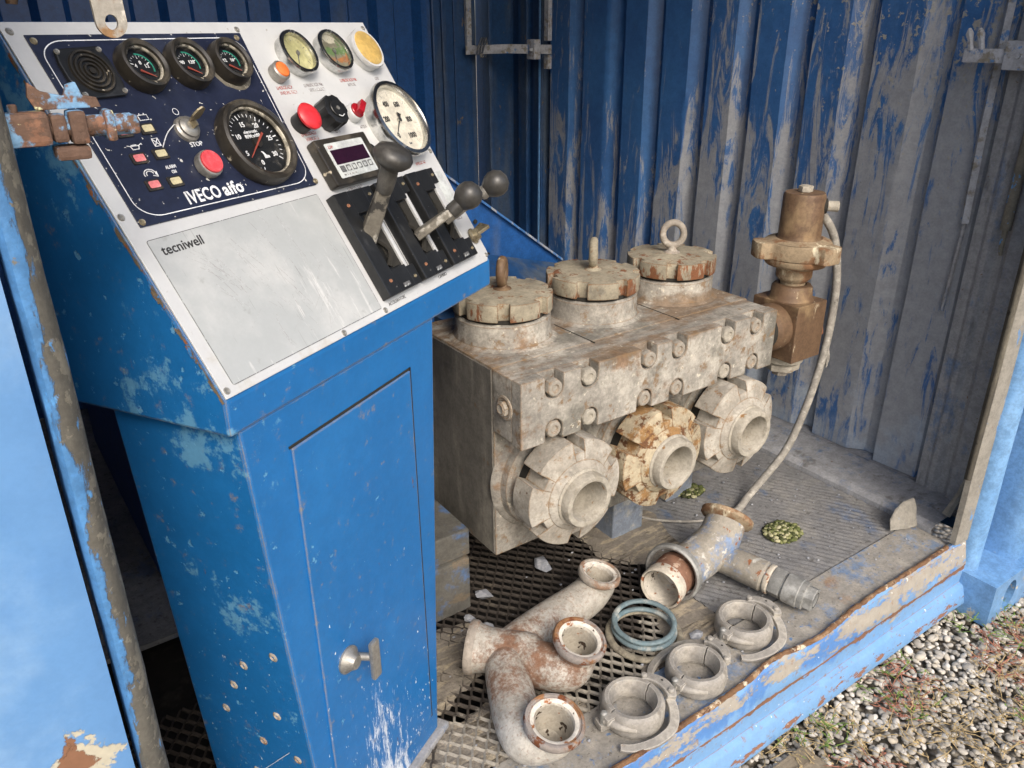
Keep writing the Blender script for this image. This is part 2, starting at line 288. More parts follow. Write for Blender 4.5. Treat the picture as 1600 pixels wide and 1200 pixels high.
M['red_print'] = weather('faded_red_print', 'a8605c', [dict(color='c4c7c9', s=260, lo=.50, hi=.58)], rough=.6, bump=None)
M['chrome'] = weather('polished_steel', 'c9c9c6', [dict(color='8f8a80', s=40, lo=.62, hi=.75, a=.5, r=.5, m=.6)], rough=.24, metal=1., bump=(60, .04, .001), var=.04)
M['steel'] = weather('worn_steel', '9c9a94', [dict(color='6e6a62', s=30, lo=.55, hi=.7, m=.3, a=.8), dict(color='c4c0b6', s=60, lo=.64, hi=.7, a=.7)], rough=.42, metal=.6, bump=(120, .2, .001))
M['red'] = weather('faded_red_plastic', 'd23038', [dict(color='e0545a', s=20, lo=.5, hi=.7, a=.6)], rough=.38, bump=(150, .06, .0005), var=.08)
M['redpale'] = weather('chalky_red_plastic', 'd8464e', [dict(color='e6828a', s=30, lo=.45, hi=.65, a=.7)], rough=.6, bump=(150, .1, .0005), var=.08)
M['darkred'] = weather('dark_red_plastic', 'a01b28', [], rough=.25, bump=None)
M['orange'] = weather('orange_lens', 'e8793a', [dict(color='f0a870', s=60, lo=.55, hi=.7, a=.6)], rough=.45, bump=None)
M['led_red'] = weather('red_indicator_lens', 'd67a7c', [dict(color='e6a4a2', s=150, lo=.5, hi=.7)], rough=.5, bump=None)
M['led_cream'] = weather('cream_indicator_lens', 'c8bf9a', [dict(color='a39a78', s=150, lo=.5, hi=.7)], rough=.5, bump=None)
M['green'] = weather('green_gauge_arc', '2f8f78', [], rough=.5, bump=None)
M['needle'] = weather('red_needle', '9c4a3c', [], rough=.5, bump=None)
M['dial_cream'] = weather('cream_dial', 'd9d4c4', [dict(color='c4bdab', s=18, lo=.5, hi=.8, a=.5)], rough=.6, bump=None, var=.03)
M['dial_yellow'] = weather('yellowed_dial', 'b8b584', [dict(color='d5d0a0', s=22, lo=.5, hi=.7, a=.6), dict(color='8f8c62', s=30, lo=.6, hi=.75, a=.6)], rough=.35, bump=None)
M['dial_amber'] = weather('amber_clouded_lens', 'bfa05c', [dict(color='ccb274', s=18, lo=.45, hi=.7, a=.7), dict(color='a88f50', s=24, lo=.66, hi=.8, a=.5)], rough=.4, bump=None, var=.08)
M['dial_murky'] = weather('murky_dial', '7d7a68', [dict(color='bdb9a6', s=40, lo=.48, hi=.54, g=[(1, 6., .02)]), dict(color='5f7a4a', s=20, lo=.52, hi=.6, band=[(1, .0, .01, .12)]), dict(color='a06a3c', s=30, lo=.52, hi=.6, band=[(1, -.012, .008, .14)])], rough=.4, bump=None)
M['display'] = weather('purple_black_display', '2a1126', [dict(color='8d8593', s=60, lo=.68, hi=.70, st=(1, .3, 1))], rough=.25, bump=None)
M['label_pale'] = weather('pale_label', 'bfc4c2', [dict(color='a8abb0', s=40, lo=.5, hi=.7, a=.5)], rough=.5, bump=None, var=.03)
M['key_metal'] = weather('tarnished_key', 'a59a80', [dict(color='6f6552', s=60, lo=.5, hi=.65, m=.6)], rough=.4, metal=.7, bump=(150, .2, .001))
M['rubberknob'] = weather('dusty_black_knob', '3b3a38', [dict(color='6f6c66', s=14, lo=.5, hi=.75, a=.6, r=.6), dict(color='1c1b1a', s=20, lo=.6, hi=.75, a=.7)], rough=.36, bump=(100, .15, .001), spec=.5)
M['lever_paint'] = weather('worn_lever', '77736a', [dict(color='2b2a28', s=22, lo=.56, hi=.62, d=9), dict(color='a8a59c', s=40, lo=.58, hi=.66)], rough=.45, metal=.3, bump=(120, .3, .001))
M['rust'] = weather('thick_rust', '77593f', [dict(color='9c8163', s=26, lo=.5, hi=.62, d=10, v=.2), dict(color='553b2b', s=34, lo=.56, hi=.64, off=(6, 6, 1)), dict(color='c9bba2', s=30, lo=.62, hi=.66, off=(2, 8, 1))], rough=.95, bump=(140, .9, .004), var=.25)
M['rusty_hinge'] = weather('rusty_blue_hinge', '5e483b', [dict(color='6f97b8', s=26, lo=.52, hi=.57, d=8, r=.6, v=.15), dict(color='c8c9a0', s=38, lo=.66, hi=.69, off=(3, 3, 3)), dict(color='7d5a46', s=50, lo=.56, hi=.64, off=(7, 7, 1))], rough=.8, bump=(120, .6, .003), var=.2)
M['eye_bar'] = weather('worn_hasp', '9b968c', [dict(color='8a6a48', s=30, lo=.52, hi=.62), dict(color='c5c0b5', s=40, lo=.6, hi=.68, off=(5, 5, 5))], rough=.7, metal=.1, bump=(120, .5, .002))
M['whitebar'] = weather('whitened_bar', 'a7aab0', [dict(color='8a8579', s=30, lo=.52, hi=.64), dict(color='5b83b4', s=26, lo=.62, hi=.67, off=(5, 5, 5))], rough=.75, bump=(120, .4, .002))
M['darkbar'] = weather('dusty_dark_bar', '515862', [dict(color='7d7a74', s=30, lo=.52, hi=.64)], rough=.8, bump=(120, .4, .002))
M['hose'] = weather('dusty_grey_hose', '8f8b83', [dict(color='aaa69c', s=40, lo=.5, hi=.65), dict(color='66625b', s=26, lo=.6, hi=.7)], rough=.8, bump=(150, .3, .001))
M['wood'] = weather('weathered_board', '8a7d68', [dict(color='6b5f4e', s=20, lo=.5, hi=.65, st=(.15, 2, 1))], rough=.95, bump=(60, .6, .003))

def pebble_mat():
    g = G('pale_river_pebble')
    oi = g.N.new('ShaderNodeAttribute'); oi.attribute_name = 'tint'; 
    cr = g.N.new('ShaderNodeValToRGB'); g.L.new(oi.outputs['Fac'], cr.inputs[0])
    e = cr.color_ramp.elements; e[0].color = lin('8f8b84'); e[1].color = lin('e4dfd5')
    for p, c in ((.25, 'aaa59c'), (.5, 'c2bcb0'), (.65, 'c8bda9'), (.82, 'd6d2ca')):
        q = e.new(p); q.color = lin(c)
    n = g.noise(90, 4, .6); c = g.mix(g.math('MULTIPLY', n, .35), cr.outputs[0], lin('77705f'))
    g.set(g.p.inputs['Base Color'], c); g.p.inputs['Roughness'].default_value = .75
    g.L.new(g.bump(g.noise(300, 3, .6), .2, .001), g.p.inputs['Normal'])
    return g.m
M['pebble'] = pebble_mat()
def moss_mat():
    g = G('moss_and_pebble')
    a = g.N.new('ShaderNodeAttribute'); a.attribute_name = 'tint'
    cr = g.N.new('ShaderNodeValToRGB'); g.L.new(a.outputs['Fac'], cr.inputs[0])
    e = cr.color_ramp.elements; e[0].color = lin('33351f'); e[1].color = lin('b8b392')
    for p, c in ((.35, '515a2b'), (.6, '74774a')):
        q = e.new(p); q.color = lin(c)
    g.set(g.p.inputs['Base Color'], cr.outputs[0]); g.p.inputs['Roughness'].default_value = .85
    return g.m
M['moss'] = moss_mat()
def simple(name, c, rough=.7, **k):
    return weather(name, c, [], rough=rough, bump=None, **k)
M['weed_red'] = simple('reddish_weed', 'a8725c'); M['weed_tan'] = simple('tan_weed', 'b59f74'); M['weed_green'] = simple('green_weed', '6f8a3a')
M['grass'] = simple('bright_grass', '8fb045')
def glass_mat():
    g = G('dusty_gauge_glass'); g.N.remove(g.p)
    t = g.N.new('ShaderNodeBsdfTransparent'); gl = g.N.new('ShaderNodeBsdfGlossy'); gl.inputs['Roughness'].default_value = .12
    d = g.N.new('ShaderNodeBsdfDiffuse'); d.inputs[0].default_value = lin('b5b0a4')
    m1 = g.N.new('ShaderNodeMixShader'); m1.inputs[0].default_value = .09; g.L.new(t.outputs[0], m1.inputs[1]); g.L.new(gl.outputs[0], m1.inputs[2])
    m2 = g.N.new('ShaderNodeMixShader'); g.L.new(g.step(g.noise(40, 6, .7), .52, .85, 0, .35), m2.inputs[0])
    g.L.new(m1.outputs[0], m2.inputs[1]); g.L.new(d.outputs[0], m2.inputs[2]); g.L.new(m2.outputs[0], g.o.inputs[0])
    return g.m
M['glass'] = glass_mat()

# ------------------------------------------------------------------ mesh helpers
class MB:
    def __init__(s): s.v = []; s.f = []; s.sm = []
    def add(s, vs, fs, mat=None, smooth=False):
        o = len(s.v)
        for p in vs:
            p = Vector(p); s.v.append(mat @ p if mat is not None else p)
        for f in fs: s.f.append([i+o for i in f]); s.sm.append(smooth)
        return s
    def box(s, lo, hi, mat=None, bev=0.):
        bm = bmesh.new(); bmesh.ops.create_cube(bm, size=1)
        lo = Vector(lo); hi = Vector(hi)
        for v in bm.verts: v.co = Vector(((lo[i]+hi[i])/2+v.co[i]*(hi[i]-lo[i]) for i in range(3)))
        if bev > 0: bmesh.ops.bevel(bm, geom=bm.edges[:], offset=bev, segments=2, profile=.6, affect='EDGES')
        return s.bm(bm, mat)
    def bm(s, bm, mat=None, smooth=False):
        bm.verts.index_update()
        s.add([v.co.copy() for v in bm.verts], [[v.index for v in f.verts] for f in bm.faces], mat, smooth); bm.free(); return s
    def prism(s, poly, z0, z1, mat=None, bev=0.):
        bm = bmesh.new(); a = [bm.verts.new((x, y, z0)) for x, y in poly]
        f = bm.faces.new(a); r = bmesh.ops.extrude_face_region(bm, geom=[f])
        for e in r['geom']:
            if isinstance(e, bmesh.types.BMVert): e.co.z = z1
        bmesh.ops.recalc_face_normals(bm, faces=bm.faces[:])
        if bev > 0: bmesh.ops.bevel(bm, geom=[e for e in bm.edges if len(e.link_faces) == 2 and e.calc_face_angle() > .6], offset=bev, segments=2, profile=.6, affect='EDGES', clamp_overlap=True)
        return s.bm(bm, mat)
    def lathe(s, prof, n=32, mat=None, smooth=True, a0=0, a1=2*math.pi, closed=False, wob=0.):
        full = abs(a1-a0-2*math.pi) < 1e-6; k = n if full else n+1; vs = []
        for i in range(k):
            a = a0+(a1-a0)*i/n
            for r, z in prof:
                w = 1+wob*mnoise.noise(Vector((math.cos(a)*3, math.sin(a)*3, z*30+r*9)))
                vs.append((r*w*math.cos(a), r*w*math.sin(a), z))
        m = len(prof); fs = []
        for i in range(n):
            j = (i+1) % k
            for q in range(m if closed else m-1):
                q2 = (q+1) % m
                fs.append([i*m+q, j*m+q, j*m+q2, i*m+q2])
        if not full and closed:
            fs.append(list(range(m))[::-1]); fs.append([(k-1)*m+q for q in range(m)])
        s.add(vs, fs, mat, smooth); return s
    def disc(s, r, z, n=24, mat=None):
        return s.add([(r*math.cos(2*math.pi*i/n), r*math.sin(2*math.pi*i/n), z) for i in range(n)], [list(range(n))], mat)
    def cyl(s, r, z0, z1, n=24, mat=None, bev=0., r2=None):
        r2 = r if r2 is None else r2
        p = [(0, z0), (r-bev, z0), (r, z0+bev), (r2, z1-bev), (r2-bev, z1), (0, z1)] if bev else [(0, z0), (r, z0), (r2, z1), (0, z1)]
        return s.lathe(p, n, mat)
    def sweep(s, pts, rad, n=12, caps=True, sect=None, samples=None, mat=None, closed=False):
        pts = [Vector(p) for p in pts]
        if not hasattr(rad, '__len__'): rad = [rad]*len(pts)
        if samples:
            P = []; Q = []
            L = len(pts)-1
            for i in range(L):
                p0 = pts[max(i-1, 0)]; p1 = pts[i]; p2 = pts[i+1]; p3 = pts[min(i+2, L)]
                for k in range(samples):
                    t = k/samples
                    P.append(.5*((2*p1)+(-p0+p2)*t+(2*p0-5*p1+4*p2-p3)*t*t+(-p0+3*p1-3*p2+p3)*t**3)); Q.append(rad[i]*(1-t)+rad[i+1]*t)
            P.append(pts[-1]); Q.append(rad[-1]); pts, rad = P, Q
        t0 = (pts[1]-pts[0]).normalized(); u = t0.orthogonal().normalized() if abs(t0.z) > .9 else Vector((0, 0, 1))
        vs = []; m = len(pts); sec = sect or [(math.cos(2*math.pi*i/n), math.sin(2*math.pi*i/n)) for i in range(n)]; n = len(sec)
        for i, p in enumerate(pts):
            t = (pts[min(i+1, m-1)]-pts[max(i-1, 0)])
            if closed: t = pts[(i+1) % m]-pts[(i-1) % m]
            t.normalize(); u = (u-t*u.dot(t)).normalized(); w = t.cross(u)
            for a, b in sec: vs.append(p+(w*a+u*b)*rad[i])
        fs = []
        for i in range(m if closed else m-1):
            j = (i+1) % m
            for k in range(n): fs.append([i*n+k, i*n+(k+1) % n, j*n+(k+1) % n, j*n+k])
        if caps and not closed: fs.append(list(range(n))[::-1]); fs.append([(m-1)*n+k for k in range(n)])
        return s.add(vs, fs, mat, sect is None)
    def grid(s, x0, x1, nx, y0, y1, ny, fz, mat=None, smooth=True):
        vs = [(x0+(x1-x0)*i/nx, y0+(y1-y0)*j/ny, 0) for j in range(ny+1) for i in range(nx+1)]
        vs = [(x, y, fz(x, y)) for x, y, z in vs]; w = nx+1
        return s.add(vs, [[j*w+i, j*w+i+1, (j+1)*w+i+1, (j+1)*w+i] for j in range(ny) for i in range(nx)], mat, smooth)
def obj(name, mb, mat, parent=None, mx=None, label=None, cat=None, group=None, kind=None, autosmooth=True, attr=None):
    me = bpy.data.meshes.new(name); me.from_pydata([tuple(v) for v in mb.v], [], mb.f); me.update()
    bm = bmesh.new(); bm.from_mesh(me); bmesh.ops.recalc_face_normals(bm, faces=bm.faces[:]) if len(mb.f) < 60000 else None
    bm.to_mesh(me); bm.free()
    me.polygons.foreach_set('use_smooth', [bool(x) for x in mb.sm])
    if any(mb.sm) and autosmooth and len(mb.f) < 60000:
        try: me.set_sharp_from_angle(angle=R(38))
        except Exception: pass
    me.materials.append(M[mat] if isinstance(mat, str) else mat)
    if attr is not None:
        a = me.attributes.new('tint', 'FLOAT', 'POINT'); a.data.foreach_set('value', attr)
    o = bpy.data.objects.new(name, me); COL.objects.link(o)
    if parent is not None: o.parent = parent
    if mx is not None: o.matrix_basis = mx
    for k, v in (('label', label), ('category', cat), ('group', group), ('kind', kind)):
        if v: o[k] = v
    return o
def thing(name, label, cat, mx=None, group=None):
    o = bpy.data.objects.new(name, None); COL.objects.link(o); o.empty_display_size = .05
    if mx is not None: o.matrix_basis = mx
    o['label'] = label; o['category'] = cat
    if group: o['group'] = group
    return o
def copy_tree(o, parent=None):
    c = o.copy(); COL.objects.link(c)
    if parent is not None: c.parent = parent
    for ch in list(o.children): copy_tree(ch, c)
    return c
T = Matrix.Translation
def RX(a): return Matrix.Rotation(a, 4, 'X')
def RY(a): return Matrix.Rotation(a, 4, 'Y')
def RZ(a): return Matrix.Rotation(a, 4, 'Z')
def toward(p, d, spin=0):      # local +z to direction d at p
    return T(Vector(p)) @ Vector(d).normalized().to_track_quat('Z', 'Y').to_matrix().to_4x4() @ RZ(spin)
def basis(o, x, y, z):
    m = Matrix.Identity(4)
    for i, a in enumerate((x, y, z)):
        for j in range(3): m[j][i] = a[j]
    for j in range(3): m[j][3] = o[j]
    return m
def text_mesh(txt, size, width=None, bold=0., shear=0., align='LEFT', ext=.0003, sp=1.):
    cu = bpy.data.curves.new('lettering', 'FONT'); cu.body = txt; cu.size = size; cu.extrude = ext; cu.offset = bold; cu.shear = shear; cu.space_character = sp
    cu.align_x = align; cu.resolution_u = 3
    o = bpy.data.objects.new('tmp', cu); COL.objects.link(o); dg = bpy.context.evaluated_depsgraph_get(); dg.update()
    me = bpy.data.meshes.new_from_object(o.evaluated_get(dg)); bpy.data.objects.remove(o)
    if width:
        xs = [v.co.x for v in me.vertices]
        w = max(xs)-min(xs)
        if w > 0:
            k = width/w
            for v in me.vertices: v.co.x *= k
    return me
def text(txt, size, mat, parent, mx, name='lettering', **k):
    me = text_mesh(txt, size, **k); me.materials.clear(); me.materials.append(M[mat])
    o = bpy.data.objects.new(name, me); COL.objects.link(o); o.parent = parent; o.matrix_basis = mx; return o
def ngon(n, r, ph=0): return [(r*math.cos(2*math.pi*i/n+ph), r*math.sin(2*math.pi*i/n+ph)) for i in range(n)]
def castle(n, ro, ri, frac, ph=0, k=6):
    """outline of a nut with n rectangular slots; frac = slot share of the pitch"""
    out = []
    for i in range(n):
        a = 2*math.pi*i/n+ph; p = 2*math.pi/n
        h = p*frac/2; hw = ro*math.sin(h)
        hi = math.asin(min(.99, hw/ri))
        out += [(ri*math.cos(a-hi), ri*math.sin(a-hi)), (ri*math.cos(a+hi), ri*math.sin(a+hi))]
        for j in range(k+1):
            b = a+h+(p-2*h)*j/k; out.append((ro*math.cos(b), ro*math.sin(b)))
    return out
def lerp(a, b, t): return a+(b-a)*t
def hexbolt(r, h, mb=None, mat=None, washer=0):
    mb = mb or MB()
    if washer: mb.cyl(r*1.25, 0, washer, 24, mat)
    mb.prism(ngon(6, r), washer, washer+h, mat, bev=r*.08)
    mb.lathe([(0, washer+h+.0004), (r*.45, washer+h+.0006), (r*.62, washer+h+.0018), (r*.7, washer+h+.0003)], 20, mat)
    return mb

# ================================================================== SETTING
GZ = -.205
def gravel_mat():
    g = G('gravel_bed'); v = g.voro(55); n = g.noise(9, 6)
    col = g.mix(g.step(v.outputs['Distance'], .2, .7), lin('a39b8d'), lin('4f493f')); col = g.mix(g.step(n, .5, .7, 0, .6), col, lin('6d6552'))
    g.set(g.p.inputs['Base Color'], col); g.p.inputs['Roughness'].default_value = .95
    g.L.new(g.bump(g.math('SUBTRACT', 1., v.outputs['Distance']), 1., .012), g.p.inputs['Normal']); return g.m
m = MB(); m.grid(-60, 60, 60, -60, 60, 60, lambda x, y: GZ-.012, smooth=False)
obj('ground', m, gravel_mat(), kind='structure')

# pebbles: each one real, joined because nobody could count them
bm = bmesh.new(); bmesh.ops.create_icosphere(bm, subdivisions=2, radius=1); ico_v = [v.co.copy() for v in bm.verts]; ico_f = [[v.index for v in f.verts] for f in bm.faces]; bm.free()
bm = bmesh.new(); bmesh.ops.create_icosphere(bm, subdivisions=1, radius=1); ic1_v = [v.co.copy() for v in bm.verts]; ic1_f = [[v.index for v in f.verts] for f in bm.faces]; bm.free()
def pebbles(mb, attr, pts, rnd, V=ico_v, F=ico_f):
    for x, y, z, s in pts:
        mt = T((x, y, z)) @ RZ(rnd.uniform(0, 6.3)) @ RX(rnd.uniform(-.35, .35)) @ RY(rnd.uniform(-.35, .35)) @ Matrix.Diagonal((s*rnd.uniform(.9, 1.45), s*rnd.uniform(.75, 1.0), s*rnd.uniform(.45, .75), 1))
        o = Vector((rnd.random()*99, rnd.random()*99, rnd.random()*99))
        mb.add([v*(1+.28*mnoise.noise(v*1.1+o)) for v in V], F, mt, True); attr.extend([rnd.random()]*len(V))
rnd = random.Random(3); m = MB(); at = []; pts = []
for layer, (n, z, s0, s1) in enumerate(((7400, GZ+.000, .0045, .0080), (2100, GZ+.005, .005, .0095), (130, GZ+.007, .009, .0125))):
    for _ in range(n):
        y = .74-(rnd.random()**1.1)*.82; x = rnd.uniform(max(.98, 1.12+(.60-y)*.6-.1), 2.75)
        pts.append((x, y, z+rnd.uniform(-.003, .003), rnd.uniform(s0, s1)))
pebbles(m, at, pts, rnd)
obj('gravel', m, 'pebble', kind='stuff', attr=at, label='pale rounded river pebbles on the ground outside the container', autosmooth=False)
# low dry weeds between the pebbles
def weeds(name, mat, label, n, seed, hgt, cond):
    r = random.Random(seed); m = MB()
    for _ in range(n):
        for _t in range(30):
            x = r.uniform(1.1, 2.6); y = r.uniform(.0, .70)
            if mnoise.noise(Vector((x*5+seed, y*5, 0))) > cond: break
        a = r.uniform(0, 6.28); L = r.uniform(.02, .06); z = GZ+.006; z += r.uniform(.006, .012); ps = [Vector((x, y, z))]
        el = r.uniform(0.05, .6)*hgt
        for k in range(3):
            a += r.uniform(-.6, .6); ps.append(ps[-1]+Vector((math.cos(a)*L/3, math.sin(a)*L/3, L/3*el*(1 if k < 2 else -.3)))+Vector((0, 0, .002)))
        m.sweep(ps, [.0012, .0012, .0009, .0004], 3)
        for q in range(r.randint(2, 5)):
            c = ps[r.randint(1, 3)]; b = r.uniform(0, 6.28); s = r.uniform(.003, .007)
            d = Vector((math.cos(b), math.sin(b), r.uniform(-.1, .5)))*s; e = Vector((-math.sin(b), math.cos(b), 0))*s*.35
            m.add([c, c+d*.5+e, c+d, c+d*.5-e], [(0, 1, 2, 3)])
    obj(name, m, mat, kind='stuff', label=label, autosmooth=False)
weeds('red_weeds', 'weed_red', 'low reddish creeping weeds spread over the gravel', 1300, 11, .5, .03)
weeds('dry_weeds', 'weed_tan', 'low tan dry weeds spread over the gravel', 1100, 23, .9, .03)
weeds('green_weeds', 'weed_green', 'small green weeds between the pebbles beside the sill', 450, 37, 1.3, .08)
m = MB(); r = random.Random(5)
for i, (dx, dy, h) in enumerate([(-.032, .035, .10), (.004, -.002, .125), (-.012, -.012, .06), (.012, .012, .07), (.022, -.016, .05), (-.02, .0, .075)]):
    b = Vector((1.70+r.uniform(-.006, .006), .40+r.uniform(-.006, .006), GZ+.004)); tip = b+Vector((dx*1.2, dy*1.2, h*.8))
    mid = (b+tip)/2+Vector((-dx*.2, -dy*.2, .012)); w = Vector((.0022, -.0018, 0))
    vs = []
    for k in range(7):
        t = k/6; c = b*(1-t)**2+mid*2*t*(1-t)+tip*t*t; q = w*(1-t**2)+w*.05; vs += [c-q, c+Vector((0, .0012, 0)), c+q]
    m.add(vs, [[k*3+j, k*3+j+1, k*3+j+4, k*3+j+3] for k in range(6) for j in range(2)], None, True)
o = obj('grass_tuft', m, 'grass', label='bright green grass tuft growing alone in the gravel', cat='grass')
m = MB(); m.box((.86, .50, GZ-.005), (1.20, .66, GZ+.022), T((0, 0, 0)), bev=.003)
obj('wooden_board', m, 'wood', label='weathered brown board lying on the gravel under the blue sill', cat='board')

# ================================================================== CONTAINER
ct = thing('shipping_container', 'open blue shipping container with corrugated end wall and rusty sill', 'container')
WX = 2.06; YB = 2.95; XL = -3.2; ZT = 2.45
# corrugated right wall: profile along y, inner ribs x=WX, outer flats x=WX+.034
prof = []
def rib(y0, p):
    return [(WX+.034, y0+.006), (WX, y0-.006), (WX, y0-p*.60), (WX+.034, y0-p*.80)]
ys = [2.68, 2.48, 2.257, 2.07, 1.87, 1.69, 1.497, 1.306]
prof.append((WX+.03, 2.71))
for i, y in enumerate(ys): prof += rib(y, (ys[i]-(ys+[1.095])[i+1]))
prof += [(WX+.034, 1.101), (WX, 1.089), (WX, .962), (WX+.012, .955), (WX+.012, .946)]
def dens(p):
    out = []
    for a, b in zip(p[:-1], p[1:]):
        d = math.hypot(b[0]-a[0], b[1]-a[1]); k = max(1, int(d/.012))
        for i in range(k): out.append((lerp(a[0], b[0], i/k), lerp(a[1], b[1], i/k)))
    return out+[p[-1]]
PF = dens(prof); zs = [.022+i*(ZT-.022)/80 for i in range(81)]
m = MB(); vs = []
for z in zs:
    for x, y in PF:
        vs.append((x+.0022*mnoise.noise(Vector((y*9, z*4, 1)))+.0012*mnoise.noise(Vector((y*30, z*22, 5))), y+.002*mnoise.noise(Vector((y*3, z*3, 9))), z))
w = len(PF); m.add(vs, [[j*w+i, j*w+i+1, (j+1)*w+i+1, (j+1)*w+i] for j in range(80) for i in range(w-1)], None, True)
obj('corrugated_panel', m, 'wall', ct, label='blue corrugated end wall smeared with grey mud')
m = MB(); m.box((WX+.04, .60, -.1), (WX+.07, 3.0, ZT)); obj('outer_skin', m, 'post', ct)
m = MB(); m.box((WX-.012, .935, .0), (WX+.05, 2.70, .020), bev=.003); obj('panel_bottom_rail', m, 'frame', ct)
# kerb along the foot of the end wall
m = MB(); m.add([], []); sec = [(1.868, -.02), (1.872, .010), (1.893, .019), (2.036, .026), (2.05, .022), (2.05, -.02)]
vs = []; NY = 90
for j in range(NY+1):
    y = .80+(2.9-.80)*j/NY
    for x, z in sec: vs.append((x+.0015*mnoise.noise(Vector((y*8, x*5, 3))), y, z+.0015*mnoise.noise(Vector((y*12, x*20, 7)))))
m.add(vs, [[j*6+i, j*6+i+1, (j+1)*6+i+1, (j+1)*6+i] for j in range(NY) for i in range(5)], None, False)
obj('wall_kerb', m, 'frame', ct)
# post beside the panel (inner face, with grooves) from y=.94 to .80
m = MB(); P = [(2.052, .943), (2.030, .940), (2.030, .915), (2.022, .905), (2.022, .893), (2.036, .880), (2.036, .862), (2.026, .85), (2.026, .815), (2.03, .80), (2.03, .76), (2.12, .76), (2.12, .943)]
m.prism(P, -.02, ZT, bev=.002); obj('door_post', m, 'frame', ct)
# rubber seal strip, torn at its foot
m = MB()
for dx, rr in ((0, .0085), (.014, .0065), (-.010, .005)):
    m.sweep([(1.839+dx*.8+.0016*mnoise.noise(Vector((z*7, dx*50, 0))), .733+dx*.35, z) for z in [.205+.004*(dx*900 % 5)+i*.05 for i in range(46)]], rr, 10)
obj('rubber_seal', m, 'seal', ct, label='perished brown rubber seal hanging inside the corner post')
# front corner post, plan outline extruded upward
def post(name, P, z0, z1, mat, lab=None, nz=40, jit=.0015):
    m = MB(); vs = []; n = len(P)
    for j in range(nz+1):
        z = lerp(z0, z1, j/nz)
        for i, (x, y) in enumerate(P): vs.append((x+jit*mnoise.noise(Vector((z*6, i*3, 2))), y+jit*mnoise.noise(Vector((z*6, i*3, 8))), z))
    m.add(vs, [[j*n+i, j*n+(i+1) % n, (j+1)*n+(i+1) % n, (j+1)*n+i] for j in range(nz) for i in range(n)]+[list(range(n))[::-1], [nz*n+i for i in range(n)]], None, True)
    return obj(name, m, mat, ct, label=lab)
post('tan_strip', [(1.850, .742), (1.850, .728), (1.858, .724), (1.900, .722), (1.900, .742)], .012, ZT, 'tan_strip', 'bare tan metal strip along the corner post')
post('corner_post', [(1.9005, .742), (1.9005, .722), (1.908, .708), (1.922, .697), (1.936, .694), (1.948, .700), (1.954, .716), (1.962, .768), (2.035, .782), (2.040, .700), (2.046, .668), (2.058, .655), (2.16, .650), (2.16, .80), (2.04, .792), (1.966, .774)], -.078, ZT, 'post', 'bright blue rounded corner post')
# sill beam
def ry(x):
    b = .722+.011/(1+math.exp(-(x-1.28)*30))
    b += .013*math.exp(-((x-1.16)/.07)**2)-.011*math.exp(-((x-1.33)/.08)**2)+.0025*mnoise.noise(Vector((x*16, 0, 0)))+.0012*mnoise.noise(Vector((x*60, 4, 0)))
    return b
NX = 260; x0, x1 = -1.2, 1.965; SP = [(.018, -.004), (.012, .006), (.002, .010), (-.004, .004), (-.0065, -.015), (-.009, -.036), (-.012, -.060), (-.009, -.064), (-.0095, -.082), (-.0095, -.100), (-.0100, -.112), (-.0205, -.1165), (-.0235, -.122), (-.028, -.142), (-.033, -.164), (-.031, -.170), (-.020, -.172), (.06, -.172)]
m = MB(); vs = []
for i in range(NX+1):
    x = lerp(x0, x1, i/NX); d = ry(x)-.724
    for k, (dy, z) in enumerate(SP):
        f = max(0, 1-k/7) if k < 7 else 0
        vs.append((x, .724+dy+d*f+.0018*mnoise.noise(Vector((x*9, z*30, 3))), z+.0012*mnoise.noise(Vector((x*11, dy*40, 6)))))
w = len(SP); m.add(vs, [[i*w+k, i*w+k+1, (i+1)*w+k+1, (i+1)*w+k] for i in range(NX) for k in range(w-1)], None, True)
obj('sill_beam', m, 'sill', ct, label='bright blue lower sill beam with peeling paint and rust')
m = MB(); pts = []; rad = []
for i in range(260):
    x = lerp(-.2, 1.83, i/259); pts.append((x, ry(x)+.003, .0085+.0015*mnoise.noise(Vector((x*40, 2, 2))))); rad.append(.0058+.0022*mnoise.noise(Vector((x*70, 9, 1)))+.001*mnoise.noise(Vector((x*190, 3, 1))))
m.sweep(pts, rad, 9); obj('rusty_lip', m, 'rust', ct, label='rusted bent edge running along the top of the sill')
# corner casting with an oval hole
m = MB(); cp = [(1.905, GZ+.004), (2.12, GZ+.004), (2.12, -.075), (1.905, -.075)]
bm = bmesh.new()
hole = [(1.99+.030*math.cos(a), -.138+.042*math.sin(a)) for a in [2*math.pi*i/28 for i in range(28)]]
outer = [(1.897, -.201), (2.14, -.201), (2.14, -.078), (1.897, -.078)]
ov = [bm.verts.new((x, .628, z)) for x, z in outer]; hv = [bm.verts.new((x, .628, z)) for x, z in hole]
oe = [bm.edges.new((ov[i], ov[(i+1) % 4])) for i in range(4)]; he = [bm.edges.new((hv[i], hv[(i+1) % 28])) for i in range(28)]
bmesh.ops.triangle_fill(bm, edges=oe+he, use_beauty=True)
bk = [bm.verts.new((x, .665, z)) for x, z in hole]
for i in range(28): bm.faces.new((hv[i], hv[(i+1) % 28], bk[(i+1) % 28], bk[i]))
bo = [bm.verts.new((x, .80, z)) for x, z in outer]
for i in range(4): bm.faces.new((ov[i], ov[(i+1) % 4], bo[(i+1) % 4], bo[i]))
m.bm(bm); obj('corner_casting', m, 'post', ct, label='blue corner casting with oval hole resting on the gravel')
m = MB(); m.box((1.90, .672, -.20), (2.13, .79, -.08)); obj('casting_core', m, 'underfloor', ct)
